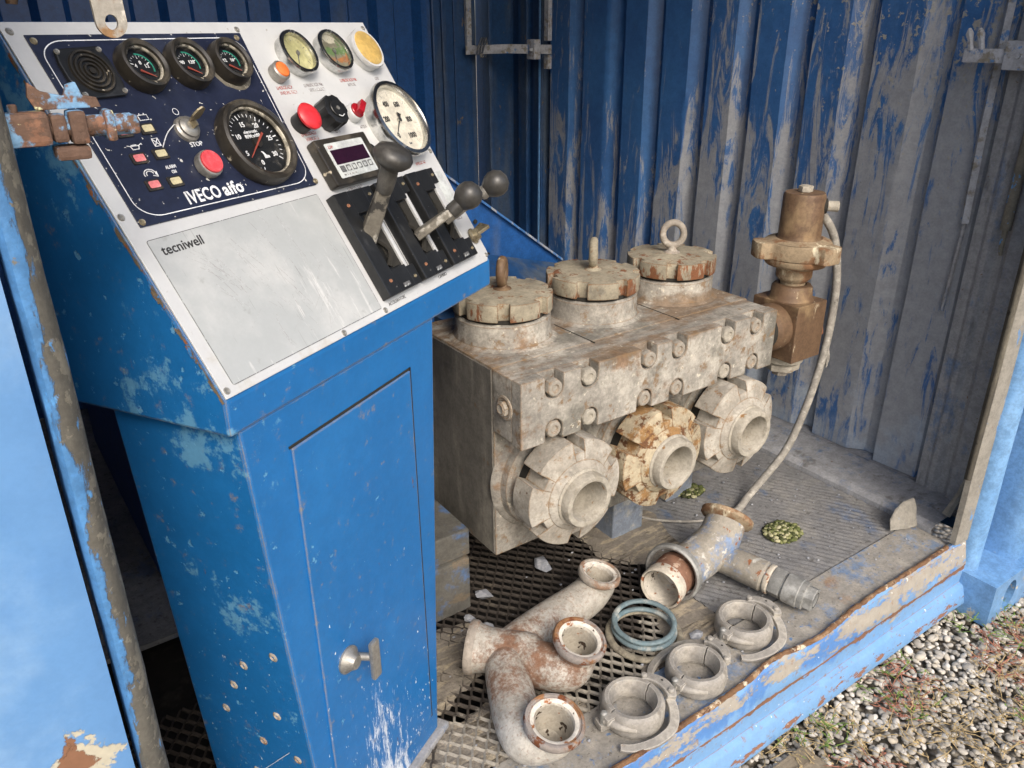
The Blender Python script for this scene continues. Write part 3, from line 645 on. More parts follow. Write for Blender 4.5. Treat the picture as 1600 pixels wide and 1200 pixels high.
# hidden roof, back wall, rails and floor
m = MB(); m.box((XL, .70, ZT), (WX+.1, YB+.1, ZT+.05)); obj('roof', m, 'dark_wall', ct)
m = MB(); m.box((XL, .70, 2.30), (WX+.1, .80, ZT-.002)); obj('top_rail', m, 'post', ct)
m = MB(); vs = []; PB = []
xb = [XL]; p = .182; x = XL
while x < 1.64:
    PB += [(x, YB), (x+p*.40, YB), (x+p*.52, YB-.036), (x+p*.88, YB-.036)]; x += p
PB += [(1.66, YB), (1.66, YB+.04)]
m.add([(a, b, z) for z in (-.02, ZT) for a, b in PB], [[i, i+1, len(PB)+i+1, len(PB)+i] for i in range(len(PB)-1)])
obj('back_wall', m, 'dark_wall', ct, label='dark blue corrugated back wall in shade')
# back corner: door leaf, narrow gap, post with lock fittings
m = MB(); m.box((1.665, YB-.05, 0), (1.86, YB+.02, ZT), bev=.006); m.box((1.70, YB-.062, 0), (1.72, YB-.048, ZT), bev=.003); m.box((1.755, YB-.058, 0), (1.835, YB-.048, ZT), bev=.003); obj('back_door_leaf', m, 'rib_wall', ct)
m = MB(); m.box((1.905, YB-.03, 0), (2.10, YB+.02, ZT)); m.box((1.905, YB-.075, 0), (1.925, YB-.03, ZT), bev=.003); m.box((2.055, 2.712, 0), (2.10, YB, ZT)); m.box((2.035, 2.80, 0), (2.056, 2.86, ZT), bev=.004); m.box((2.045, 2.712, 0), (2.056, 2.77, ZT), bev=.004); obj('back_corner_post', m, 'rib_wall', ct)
m = MB(); m.box((2.028, 2.704, .02), (2.034, 2.711, ZT)); obj('corner_bead', m, 'post', ct)
m = MB(); pa = Vector((1.79, 2.86, 1.117)); pb = Vector((2.005, 2.60, 1.120)); 
m.sweep([pa, pa.lerp(pb, .5)+Vector((0, 0, .004)), pb], .016, sect=[(-.5, -1), (.5, -1), (.5, 1), (-.5, 1)]); obj('lock_bar', m, 'whitebar', ct, label='grey horizontal lock bar in the dark back corner')
m = MB(); q = pa.lerp(pb, .80); m.box((q.x-.02, q.y-.03, 1.085), (q.x+.01, q.y+.02, 1.155), bev=.004); m.cyl(.006, -.02, .02, 12, toward((q.x-.02, q.y-.01, 1.12), (-.6, -.8, 0)))
obj('lock_bracket', m, 'whitebar', ct)
m = MB(); q = pa.lerp(pb, .14)
for k in range(3): m.sweep([(q.x-.02+.012*k, q.y-.02, 1.10), (q.x-.015+.012*k, q.y-.03, 1.135), (q.x+.005+.01*k, q.y-.02, 1.16), (q.x+.01+.012*k, q.y-.01, 1.13), (q.x+.01*k, q.y-.02, 1.09)], .0035, 6, samples=4)
obj('wire_loop', m, 'darkbar', ct)
m = MB(); m.box((1.80, 2.87, 1.13), (1.822, 2.885, ZT)); m.box((2.012, 2.63, 1.15), (2.030, 2.655, ZT)); m.box((2.012, 2.63, 1.05), (2.030, 2.655, 1.10)); obj('lock_rod', m, 'whitebar', ct)
# rods and latch on the right end wall
m = MB(); m.sweep([(2.044, .975, 2.3), (2.04, .975, .98), (2.037, .968, .75)], .008, sect=[(-1, -.7), (1, -.7), (1, .7), (-1, .7)]); obj('lock_rod', m, 'whitebar', ct, label='peeling vertical lock rod on the end wall')
m = MB(); m.sweep([(2.044, .970, .76), (2.046, .980, .52)], .0055, 8); obj('lock_rod_tail', m, 'frame', ct)
m = MB(); m.sweep([(2.02, .865, 1.5), (2.008, .858, 1.1), (2.0, .855, .76)], [.011, .0115, .012], 12); m.sweep([(2.0, .855, .765), (1.999, .854, .715), (1.998, .851, .70)], [.007, .006, .004], 8); obj('lock_rod', m, 'door_edge', ct, label='blue and white rod hanging beside the right post')
m = MB(); m.box((1.985, .925, 1.118), (2.00, 1.03, 1.148), bev=.003); m.box((1.975, .86, 1.105), (2.01, .935, 1.165), bev=.003)
m.cyl(.006, 0, .004, 12, toward((1.975, .905, 1.135), (-1, 0, 0)))
for yy in (.995, 1.02):
    m.sweep([(1.988, yy-.004, 1.145), (1.986, yy, 1.165), (1.985, yy+.004, 1.178), (1.985, yy+.007, 1.19)], [.007, .006, .009, .003], 6)
obj('latch_bracket', m, 'whitebar', ct, label='grey latch bracket with two prongs high on the right')
# torn flap of sheet metal near the post foot
m = MB(); A = [(1.785, .860, .008), (1.788, .866, .030), (1.812, .870, .052), (1.842, .868, .066), (1.875, .860, .070), (1.878, .852, .050), (1.866, .842, .030), (1.862, .832, .008), (1.83, .842, .006)]
bm = bmesh.new(); vv = [bm.verts.new(p) for p in A]; f = bm.faces.new(vv); r_ = bmesh.ops.extrude_face_region(bm, geom=[f])
for e in r_['geom']:
    if isinstance(e, bmesh.types.BMVert): e.co += Vector((.002, .004, .0015))
m.bm(bm); m.sweep([(1.935, .80, .03), (1.96, .79, .09), (2.0, .79, .18)], [.012, .009, .006], 6)
obj('torn_flap', m, 'tan_strip', ct, label='torn grey sheet metal flap at the foot of the corner post')
# deck: sheets round the open grating
def sheet(name, x0, x1, y0, y1, mat, z=0., amp=.0012, step=.012, lab=None, th=.012, fn=None):
    nx = max(2, int((x1-x0)/step)); ny = max(2, int((y1-y0)/step)); m = MB()
    m.grid(x0, x1, nx, y0, y1, ny, lambda x, y: z+amp*mnoise.noise(Vector((x*14, y*14, 1)))+(fn(x, y) if fn else 0))
    m.box((x0, y0, z-th-.003), (x1, y1, z-.003)); return obj(name, m, mat, ct, label=lab)
sheet('deck_strip', -1.2, 1.866, .735, .858, 'deck', lab='worn blue deck strip along the sill', step=.01)
sheet('ribbed_deck', 1.185, 1.866, .862, 2.9, 'ribbed', z=-.001, step=.0045, amp=.0008, lab='grey ribbed deck plate caked in silt',
      fn=lambda x, y: (.0023)*math.sin(((x*.86+y*.5)*2*math.pi/.0165)+2.2*mnoise.noise(Vector((x*9, y*9, 4))))*(.6+.7*mnoise.noise(Vector((x*12, y*12, 8)))))
sheet('rear_deck', -1.2, 1.18, 1.55, 2.9, 'ribbed', z=-.001, step=.05)
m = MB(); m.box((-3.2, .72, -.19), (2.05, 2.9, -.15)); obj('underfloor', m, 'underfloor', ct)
# expanded-metal grating, strand by strand
m = MB(); px_, py_ = .0152, .035; gx0, gx1, gy0, gy1 = -.20, 1.178, .86, 1.55
def strand(a, b, w=.0023, h=.0034):
    a = Vector(a); b = Vector(b); t = (b-a).normalized(); s = Vector((-t.y, t.x, 0))
    s1 = s*w+Vector((0, 0, -h*.45)); s2 = s*w*-1+Vector((0, 0, h*.45)); u = Vector((0, 0, h*.5)); vs = []
    for p in (a, b): vs += [p+s1-u, p+s2-u, p+s2+u, p+s1+u]
    m.add(vs, [(0, 1, 2, 3), (7, 6, 5, 4), (0, 4, 5, 1), (1, 5, 6, 2), (2, 6, 7, 3), (3, 7, 4, 0)])
nx = int((gx1-gx0)/px_); ny = int((gy1-gy0)/py_)*2
for j in range(ny):
    for i in range(nx):
        if (i+j) % 2: continue
        x = gx0+i*px_; y = gy0+j*py_/2
        if x < .40 and y > 1.3: continue
        zz = .0015*mnoise.noise(Vector((x*6, y*6, 0)))
        n0 = (x, y, zz)
        for dx in (-px_, px_):
            x2 = x+dx; y2 = y+py_/2
            if gx0-.001 <= x2 <= gx1: 
                mid = ((x+x2)/2, (y+y2)/2, zz); strand((x+dx*.14, y-.0, zz), (x2-dx*.14, y2, zz))
        m.box((x-px_*.18, y-.0035, zz-.0016), (x+px_*.18, y+.0035, zz+.0016))
obj('grating', m, 'grate', ct, label='brown expanded metal grating let into the deck', kind='stuff')
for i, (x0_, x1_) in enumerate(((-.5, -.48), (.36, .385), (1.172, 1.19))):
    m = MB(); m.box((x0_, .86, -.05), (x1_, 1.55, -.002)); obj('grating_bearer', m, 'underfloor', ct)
# dried mud choking parts of the grating
def mudpatch(pts, z, seed, lab=None):
    bm = bmesh.new(); c = Vector((sum(p[0] for p in pts)/len(pts), sum(p[1] for p in pts)/len(pts), 0)); m = MB(); rings = []
    N = 90; K = 22; P = []
    def rr(a):
        best = 0
        d = Vector((math.cos(a), math.sin(a)))
        for i in range(len(pts)):
            p, q = Vector(pts[i])-c.xy, Vector(pts[(i+1) % len(pts)])-c.xy; e = q-p; den = d.x*e.y-d.y*e.x
            if abs(den) < 1e-9: continue
            t = (p.x*e.y-p.y*e.x)/den; u = (p.x*d.y-p.y*d.x)/den
            if t > 0 and 0 <= u <= 1: best = max(best, t)
        return best
    vs = []
    for i in range(N):
        a = 2*math.pi*i/N; r0 = rr(a)*(1+.10*mnoise.noise(Vector((math.cos(a)*3, math.sin(a)*3, seed)))+.07*mnoise.noise(Vector((math.cos(a)*11, math.sin(a)*11, seed))))
        for k in range(K+1):
            t = k/K; x = c.x+math.cos(a)*r0*t; y = c.y+math.sin(a)*r0*t
            h = (1-t**6)*.0035+.0022*mnoise.noise(Vector((x*34, y*26, seed)))*(1-t**3)+.0014*mnoise.noise(Vector((x*90, y*40, seed)))*(1-t**4)
            vs.append((x, y, z+h))
    m.add(vs, [[i*(K+1)+k, i*(K+1)+k+1, ((i+1) % N)*(K+1)+k+1, ((i+1) % N)*(K+1)+k] for i in range(N) for k in range(K)], None, True)
    return obj('dried_mud', m, 'mud', ct, label=lab)
mudpatch([(1.02, .862), (1.182, .862), (1.182, 1.035), (1.10, 1.01), (1.045, .95)], .0015, 3, 'dried cracked mud beside the grating')
mudpatch([(.90, .858), (1.06, .858), (1.03, .905), (.94, .885)], .0008, 9)
mudpatch([(.30, .86), (.79, .86), (.76, .93), (.70, .965), (.66, 1.0), (.56, .98), (.3, 1.1)], -.0035, 5)
mudpatch([(.555, 1.02), (.70, 1.08), (.72, 1.20), (.60, 1.24), (.42, 1.2), (.45, 1.0)], -.0005, 8)
mudpatch([(1.19, 1.12), (1.30, 1.12), (1.36, 1.30), (1.25, 1.42), (1.13, 1.36), (1.10, 1.2)], .0005, 12)

# ------------------------------------------------------------------ open door leaf at the left
dl = thing('container_door', 'light blue container door standing open at the left edge', 'door')
m = MB(); N = 60
m.grid(-1.1, .0185, 70, -.20, 2.4, 90, lambda x, z: 0)
m2 = MB(); m2.add([(x, .700+.0016*mnoise.noise(Vector((x*7, z*5, 0)))+(0.004 if x > .015 else 0), z) for x, z, _ in m.v], m.f, None, True)
m2.box((-1.1, .706, -.2), (.018, .735, 2.4)); obj('door_leaf', m2, 'door', dl, label='light blue door leaf with a rusty patch near its foot')
m = MB(); vs = []; PE = [(.0235, .760), (.0245, .703), (.0285, .697), (.036, .698), (.042, .703), (.0475, .712), (.050, .724), (.049, .745), (.046, .77)]; nz = 160; n = len(PE)
for j in range(nz+1):
    z = -.2+2.6*j/nz
    for i, (x, y) in enumerate(PE): vs.append((x+.0016*mnoise.noise(Vector((z*7, 2, 2)))+.0008*mnoise.noise(Vector((z*30, i, 2))), y, z))
m.add(vs, [[j*n+i, j*n+(i+1) % n, (j+1)*n+(i+1) % n, (j+1)*n+i] for j in range(nz) for i in range(n)], None, True)
obj('door_edge_strip', m, 'door_edge', dl, label='blue edge strip with cracked grey sealant')
m = MB(); m.box((-1.1, .745, -.18), (.03, 2.6, 2.4)); 
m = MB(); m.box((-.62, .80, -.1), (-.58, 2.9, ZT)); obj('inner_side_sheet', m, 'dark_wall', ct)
# rusty hinge pin assembly near the door edge
hg = thing('rusty_bolt_latch', 'rusty blue sliding bolt reaching from the door edge across the console', 'latch')
hx = lambda x, z: (x, .735, z)
m = MB(); m.box((.044, .724, 1.118), (.078, .748, 1.143), bev=.004); obj('mount_plate', m, 'rusty_hinge', hg)
m = MB(); m.sweep([(.046, .738, 1.130), (.138, .738, 1.130)], .0085, 10); obj('bolt_shaft', m, 'rusty_hinge', hg)
for a, b, r0 in ((.079, .090, .0105), (.0915, .104, .0125), (.117, .1245, .0120)):
    m = MB(); m.box((a, .738-r0, 1.130-r0), (b, .738+r0, 1.130+r0), bev=.003); obj('knuckle', m, 'rusty_hinge', hg)
m = MB(); m.box((.134, .730, 1.122), (.143, .746, 1.137), bev=.003); obj('bolt_head', m, 'rusty_hinge', hg)
m = MB(); m.box((.078, .726, 1.106), (.103, .752, 1.1165), bev=.003); obj('lower_keeper', m, 'rusty_hinge', hg)
m = MB(); bmz = [(.072, 1.1435), (.118, 1.1435), (.116, 1.151), (.106, 1.153), (.103, 1.163), (.096, 1.161), (.093, 1.153), (.078, 1.157), (.070, 1.164), (.068, 1.153)]
m.prism([(x, z) for x, z in bmz], -.746, -.738, Matrix(((1, 0, 0, 0), (0, 0, -1, 0), (0, 1, 0, 0), (0, 0, 0, 1))), bev=.001); obj('bent_tab', m, 'rusty_hinge', hg, label='bent blue tab above the bolt')
m = MB(); m.cyl(.0035, 1.142, 1.149, 10, T((.056, .735, 0)), bev=.001); obj('pin', m, 'rusty_hinge', hg)
# hanging eye bar at the top left
m = MB(); outl = []
for i in range(25):
    a = math.pi+math.pi*i/24; outl.append((.0125*math.cos(a), .0125*math.sin(a)))
outl += [(.0125, .03), (.0135, .2), (-.0135, .2), (-.0125, .03)]
bm = bmesh.new(); ov = [bm.verts.new((x, 0, z)) for x, z in outl]; hv = [bm.verts.new((.0052*math.cos(2*math.pi*i/20), 0, .0062*math.sin(2*math.pi*i/20))) for i in range(20)]
es = [bm.edges.new((ov[i], ov[(i+1) % len(ov)])) for i in range(len(ov))]+[bm.edges.new((hv[i], hv[(i+1) % 20])) for i in range(20)]
bmesh.ops.triangle_fill(bm, edges=es, use_beauty=True); fs = bm.faces[:]; r_ = bmesh.ops.extrude_face_region(bm, geom=fs)
for e in r_['geom']:
    if isinstance(e, bmesh.types.BMVert): e.co.y += .006
m.bm(bm); o = obj('hanging_eye_bar', m, 'eye_bar', mx=T((.1375, .737, 1.205)) @ RY(-.05) @ Matrix.Diagonal((.9, 1, .9, 1)), label='worn grey metal bar with an eye hanging above the console', cat='bar')
m = MB(); m.sweep([(.125, 1.2, 1.6), (.120, 1.2, 1.25), (.118, 1.2, 1.228)], [.011, .011, .006], 10)
obj('hanging_strap', m, 'valve', label='dark brown strap end hanging behind the console top', cat='strap')

# ================================================================== CONSOLE
CY = .514
CM = T((.513, .983, 0)) @ RZ(CY)
co = thing('control_console', 'blue steel control console with sloping gauge panel and three levers', 'console', CM)
# pedestal (tapers downward)
def frustum(m, xl0, xr0, xl1, xr1, yf, yb0, yb1, z0, z1):
    m.add([(xl0, yf, z0), (xr0, yf, z0), (xr0, yb0, z0), (xl0, yb0, z0), (xl1, yf, z1), (xr1, yf, z1), (xr1, yb1, z1), (xl1, yb1, z1)],
          [(0, 1, 5, 4), (1, 2, 6, 5), (2, 3, 7, 6), (3, 0, 4, 7), (4, 5, 6, 7), (3, 2, 1, 0)])
def bevobj(o, w=.003, seg=2):
    b = o.modifiers.new('bevel', 'BEVEL'); b.width = w; b.segments = seg; b.limit_method = 'ANGLE'; b.angle_limit = R(30); return o
m = MB(); frustum(m, -.306, 0, -.361, .053, 0, .22, .20, .012, .80); bevobj(obj('cabinet', m, 'console', co, label='tapering blue cabinet body'), .004)
m = MB(); m.box((-.33, -.012, -.002), (.020, .24, .012), bev=.003); obj('base_flange', m, 'frame', co)
# door: raised skin with a dark joint round it (bolted on flat), right and top joints visible
m = MB(); z0, z1 = .064, .7415
def ledge(z): return lerp(-.2835, -.2855, (z-z0)/(z1-z0))
m.add([(-.2835, -.0035, z0), (-.0235, -.0035, z0), (-.0235, -.0035, z1), (-.2855, -.0035, z1), (-.2835, .001, z0), (-.0235, .001, z0), (-.0235, .001, z1), (-.2855, .001, z1)],
      [(0, 1, 2, 3), (1, 5, 6, 2), (3, 2, 6, 7), (0, 3, 7, 4), (0, 4, 5, 1)])
dr = bevobj(obj('door', m, 'console', co), .0015, 2)
m = MB(); 
for a, b in (((-.0232, .060), (-.0192, .7450)), ((-.2885, .7418), (-.0192, .7450))): m.box((a[0], -.0016, a[1]), (b[0], .001, b[1]))
obj('door_gap', m, 'black_gap', dr)
m = MB(); m.lathe([(0, .018), (.010, .017), (.014, .010), (.021, .003), (.021, 0)], 24, toward((-.232, -.0036, .372), (0, -1, 0)))
obj('handle_rosette', m, 'steel', dr)
m = MB(); m.box((-.221, -.041, .336), (-.203, -.033, .402), bev=.003); m.cyl(.006, 0, .03, 14, toward((-.222, -.010, .372), (.4, -1, 0))); obj('handle', m, 'steel', dr, label='scuffed silver turn handle')
# housing (sloping box)
hp = [(-.003, .7985), (-.003, .8415), (.2225, 1.2055), (.232, 1.2075), (.30, 1.2075), (.30, .792)]
bm = bmesh.new(); a = [bm.verts.new((-.375, y, z)) for y, z in hp]; f = bm.faces.new(a); r_ = bmesh.ops.extrude_face_region(bm, geom=[f])
for e in r_['geom']:
    if isinstance(e, bmesh.types.BMVert): e.co.x = .2395
m = MB(); m.bm(bm); bevobj(obj('housing', m, 'console', co, label='blue overhanging housing under the sloping panel'), .004)
m = MB()
for xx in (-.376,):
    for k in range(60):
        t0, t1 = k/60, (k+1)/60
        y, z = lerp(-.003, .2225, t0), lerp(.8405, 1.2055, t0); y2, z2 = lerp(-.003, .2225, t1), lerp(.8405, 1.2055, t1)
        w = .007*max(.15, min(1, .55+1.3*mnoise.noise(Vector((k*.31, 3, 1)))))
        m.add([(xx, y, z), (xx, y2, z2), (xx, y2+w, z2-w*.6), (xx, y+w, z-w*.6)], [(0, 1, 2, 3)])
obj('chipped_corner', m, 'console_edge', co)
# sloping plate frame: u across, v up the slope, n outward
sl = Vector((0, .2240, .3635)).normalized(); pn = Vector((0, -sl.z, sl.y)); p0 = Vector((-.3735, -.0015, .8425))
PM = basis(p0, (1, 0, 0), sl, pn); PW, PH = .613, .4265
def P_(u, v, h=0): return PM @ T((u, v, h))
m = MB(); rc = .010
def rrect(x0, y0, x1, y1, r, k=6):
    o = []
    for cx, cy, a0 in ((x1-r, y1-r, 0), (x0+r, y1-r, 90), (x0+r, y0+r, 180), (x1-r, y0+r, 270)):
        for i in range(k+1):
            a = R(a0+90*i/k); o.append((cx+r*math.cos(a), cy+r*math.sin(a)))
    return o
m.prism([(0, 0), (PW-.012, 0), (PW, .012), (PW, PH), (0, PH)], .0008, .0035, bev=.0008)
fp = obj('face_plate', m, 'plate', co, PM, label='satin silver instrument plate')
def screw(par, u, v, h=.0035, r=.0042, mat='steel'):
    m = MB(); m.lathe([(0, .0002), (r*.30, .0002), (r*.42, .0010), (r*.8, .0014), (r, 0)], 18); return obj('screw', m, mat, par, T((u, v, h)))
for u, v in ((.008, .416), (.322, .416), (.604, .416), (.006, .212), (.302, .198), (.006, .008), (.302, .0055), (.208, .0045), (.605, .009), (.606, .2)): screw(fp, u, v)
def ringmesh(u0, v0, u1, v1, r, w, h0, h1):      # thin printed outline
    A = rrect(u0, v0, u1, v1, r); B = rrect(u0+w, v0+w, u1-w, v1-w, max(.0005, r-w)); n = len(A)
    return MB().add([(x, y, h1) for x, y in A]+[(x, y, h1) for x, y in B], [[i, (i+1) % n, n+(i+1) % n, n+i] for i in range(n)])
# scratched lower left laminate
m = MB(); m.prism(rrect(.0165, .010, .2965, .182, .003, 3), .0036, .0041); nt = obj('scratched_laminate', m, 'note', co, PM)
m = MB(); r = random.Random(77)
for _ in range(85):
    u = r.gauss(.17, .055); v = r.gauss(.085, .038); a = r.gauss(1.95, .22) if r.random() < .8 else r.gauss(.55, .35); L = r.uniform(.01, .055); k_ = r.uniform(-5, 5); pts = []
    for q in range(8):
        t = q/7; aa = a+k_*L*t; pts.append((u, v)); u += math.cos(aa)*L/7; v += math.sin(aa)*L/7
    if any(not(.019 < p[0] < .294 and .013 < p[1] < .179) for p in pts): continue
    w = r.uniform(.00008, .00022)
    m.add([(x-w, y, .00418) for x, y in pts]+[(x+w, y, .00418) for x, y in pts], [[i, i+1, 9+i, 8+i] for i in range(7)])
obj('scratches', m, 'faint_print', nt, kind='stuff')
m = ringmesh(.0165, .010, .2965, .182, .003, .0007, 0, .0043); obj('laminate_outline', m, 'grey_print', nt, label='thin grey outline')
text('tecniwell', .0155, 'black_print', nt, T((.0275, .1625, .0042)), width=.057, bold=.0002, name='lettering')
# navy instrument panel
m = MB(); m.prism([(.0195, .1965), (.305, .1935), (.322, .4105), (.0195, .4115)], .0036, .0052, bev=.0006)
nv = obj('instrument_panel', m, 'navy', co, PM, label='navy blue instrument panel with dusty gauges')
def poly_ring(A, w, h):
    n = len(A); c = Vector((sum(a[0] for a in A)/n, sum(a[1] for a in A)/n)); B = []
    for i in range(n):
        p = Vector(A[i]); t = (Vector(A[(i+1) % n])-Vector(A[i-1])).normalized(); B.append(p+Vector((-t.y, t.x))*w)
    return MB().add([(x, y, h) for x, y in A]+[(b.x, b.y, h) for b in B], [[i, (i+1) % n, n+(i+1) % n, n+i] for i in range(n)])
RR = rrect(0, 0, 1, 1, .11, 10)
q00, q10, q11, q01 = (.0265, .2035), (.3005, .2005), (.3165, .4045), (.0265, .4050)
A = [((q00[0]*(1-x)+q10[0]*x)*(1-y)+(q01[0]*(1-x)+q11[0]*x)*y, (q00[1]*(1-x)+q10[1]*x)*(1-y)+(q01[1]*(1-x)+q11[1]*x)*y) for x, y in RR]
obj('border_line', poly_ring(A, .0011, .0054), 'white_print', nv)
for u, v in ((.026, .4045), (.311, .4035), (.0245, .2015), (.3065, .1985)): screw(nv, u, v, .0052, .004, 'key_metal')
NP = .0053
text('IVECO', .0210, 'white_print', nv, T((.0935, .2080, NP)), width=.0500, bold=.0005, sp=1.06)
text('aifo', .0215, 'white_print', nv, T((.149, .2080, NP)), width=.032, bold=.0006, sp=1.06)
text('STOP', .0078, 'white_print', nv, T((.1405, .2712, NP)), width=.0185, bold=.0001)
text('ALARM', .0055, 'white_print', nv, T((.0905, .2515, NP)), width=.0145, bold=.0001); text('ON', .0055, 'white_print', nv, T((.0955, .2455, NP)), width=.006, bold=.0001)
# loudspeaker grille
sx, sy = .0665, .3660
m = MB(); m.prism([(-.031, -.012), (-.031, .012), (-.027, .027), (.024, .029), (.030, .015), (.031, -.013), (.027, -.028), (-.024, -.029)], 0, .005, bev=.0015)
sp = obj('loudspeaker_grille', m, 'blackplastic', co, P_(sx, sy, .0052))
m = MB()
for rr in (.0235, .0185, .0135, .0085): m.lathe([(rr-.0022, .0051), (rr-.0018, .0078), (rr+.0002, .0078), (rr+.0008, .0051)], 36)
m.cyl(.0035, .005, .0078, 16); obj('grille_ring', m, 'bezel', sp)
m = MB(); m.disc(.026, .0052, 32); obj('grille_recess', m, 'dial_black', sp)
for u, v in ((-.0265, .0235), (.024, .0245), (.0265, -.0235), (-.0235, -.0245)): screw(sp, u, v, .005, .0032)
# generic gauge
def ticks(par, n, a0, a1, r0, r1, w, h, mat, major=5, r0m=None, name='scale_marks'):
    m = MB()
    for i in range(n+1):
        a = R(lerp(a0, a1, i/n)); big = major and i % major == 0; ra = (r0m or r0) if big else r0; ww = w*(1.7 if big else 1)
        d = Vector((math.cos(a), math.sin(a), 0)); s = Vector((-d.y, d.x, 0))*ww/2; z = Vector((0, 0, h))
        m.add([d*ra-s+z, d*r1-s+z, d*r1+s+z, d*ra+s+z], [(0, 1, 2, 3)])
    o = obj(name, m, mat, par); o['kind'] = 'stuff'; return o
def needle(par, ang, L, tail, w, h, mat, name='needle'):
    m = MB(); m.add([(-tail, -w, h), (L, -w*.25, h), (L, w*.25, h), (-tail, w, h), (-tail, -w, h+.0008), (L, -w*.25, h+.0008), (L, w*.25, h+.0008), (-tail, w, h+.0008)], [(0, 1, 2, 3), (4, 5, 6, 7), (0, 1, 5, 4), (1, 2, 6, 5), (2, 3, 7, 6), (3, 0, 4, 7)], RZ(R(ang)))
    return obj(name, m, mat, par)
def black_gauge(u, v, r, lab, nums):
    g = obj('gauge', MB().lathe([(r*1.05, 0), (r*1.07, .003), (r*1.04, .010), (r*.99, .0165), (r*.90, .0175), (r*.78, .0155), (r*.765, .012), (r*.74, .006)], 48, wob=.01), 'bezel', co, P_(u, v, .0052), label=lab)
    obj('dial', MB().disc(r*.80, .0052, 40), 'dial_black', g)
    obj('inner_ring', MB().lathe([(r*.80, .0128), (r*.70, .0112), (r*.695, .0095)], 40, wob=.03), 'dirty_ring', g)
    m = MB(); m.lathe([(r*.50, .0058), (r*.57, .0058)], 24, a0=R(-25), a1=R(95)); obj('green_arc', m, 'green', g)
    ticks(g, 8, 20, 160, r*.42, r*.49, .0006, .0057, 'white_print', 4, r*.34)
    for t, x, y in nums: text(t, .0062, 'white_print', g, T((x*r, y*r, .0058)), align='CENTER', bold=.0001, name='numeral')
    needle(g, -28, r*.36, r*.30, .0014, .0066, 'needle').location = (r*.08, -r*.30, 0)
    obj('glass', MB().disc(r*.75, .0122, 32), 'glass', g)
black_gauge(.1320, .3680, .0285, 'leftmost small black gauge beside the loudspeaker grille', (('4', -.25, -.02), ('8', .02, .1), ('12', .25, -.05)))
black_gauge(.2005, .3680, .0285, 'middle small black gauge', (('40', -.28, .02), ('120', .2, .02)))
black_gauge(.2680, .3680, .0275, 'rightmost small black gauge ringed with grey dust', (('12', -.25, .02), ('16', .2, .02)))
m = MB(); m.lathe([(.0285, 0), (.031, .0012), (.034, .0004), (.0345, 0)], 40, a0=R(150), a1=R(330), wob=.05); obj('sealant_ring', m, 'dirty_ring', co, P_(.2680, .368, .0052))
# rev counter
r = .0530
tg = obj('rev_counter', MB().lathe([(r*1.02, 0), (r*1.04, .004), (r*1.03, .012), (r*1.0, .018), (r*.94, .020), (r*.86, .0185), (r*.835, .014), (r*.82, .008)], 64, wob=.008), 'bezel', co, P_(.2340, .2600, .0052), label='large black rev counter with red needle')
obj('inner_ring', MB().lathe([(r*.835, .0150), (r*.80, .0135), (r*.795, .011)], 60, wob=.015), 'dirty_ring', tg)
obj('dial', MB().disc(r*.86, .0068, 48), 'dial_black', tg)
ticks(tg, 30, 253, -41, r*.66, r*.74, .0009, .0071, 'white_print', 5, r*.62)
for k, t in enumerate(('0', '5', '10', '15', '20', '25', '30')):
    a = R(253-49*k); text(t, .0088, 'white_print', tg, T((r*.50*math.cos(a), r*.50*math.sin(a)-.003, .0072)), align='CENTER', bold=.0002, name='numeral')
text('electronic', .0058, 'white_print', tg, T((0, .0135, .0072)), align='CENTER', bold=.0001); text('RPM x100', .0062, 'white_print', tg, T((0, .0075, .0072)), align='CENTER', bold=.0002)
m = MB(); m.prism([(0, 0), (.009, 0), (.009, .003), (.005, .004), (.002, .009), (-.001, .010), (.001, .005)], .0071, .0074, T((.000, -.021, 0))); obj('printed_mark', m, 'white_print', tg)
m = MB(); m.cyl(.0065, .007, .0105, 24); obj('needle_hub', m, 'bezel', tg)
needle(tg, 216, .031, .017, .0016, .0108, 'needle')
obj('glass', MB().disc(r*.83, .0142, 40), 'glass', tg)
# silver gauges on the right
def oil_gauge(u, v, dial, lab, glass=True, ang=250, steel='chrome'):
    r = .0305
    g = obj('gauge', MB().lathe([(r*1.0, 0), (r*1.0, .010), (r*1.06, .0115), (r*1.07, .0150), (r*1.03, .0175), (r*.90, .0172), (r*.875, .0150), (r*.87, .010)], 56), steel, co, P_(u, v, .0035), label=lab)
    obj('dial', MB().disc(r*.885, .0105, 44), dial, g)
    if glass:
        ticks(g, 20, 225, -45, r*.64, r*.74, .0006, .0108, 'grey_print', 5, r*.58)
        needle(g, ang, r*.62, r*.16, .0011, .0112, 'grey_print'); obj('hub', MB().cyl(.0032, .0106, .0128, 16), 'steel', g)
        obj('glass', MB().disc(r*.88, .0150, 40), 'glass', g)
    return g
oil_gauge(.4000, .3735, 'dial_yellow', 'silver rimmed gauge with yellow green dial, leftmost of three', ang=240)
oil_gauge(.4825, .3735, 'dial_murky', 'silver rimmed gauge with murky brown dial, middle of three')
g = oil_gauge(.5630, .3735, 'dial_amber', 'gauge with clouded amber lens, rightmost of three', glass=False, steel='plate')
obj('amber_lens', MB().lathe([(0, .0215), (.010, .0212), (.020, .0200), (.0275, .0178), (.0295, .0150)], 44), 'dial_amber', g)
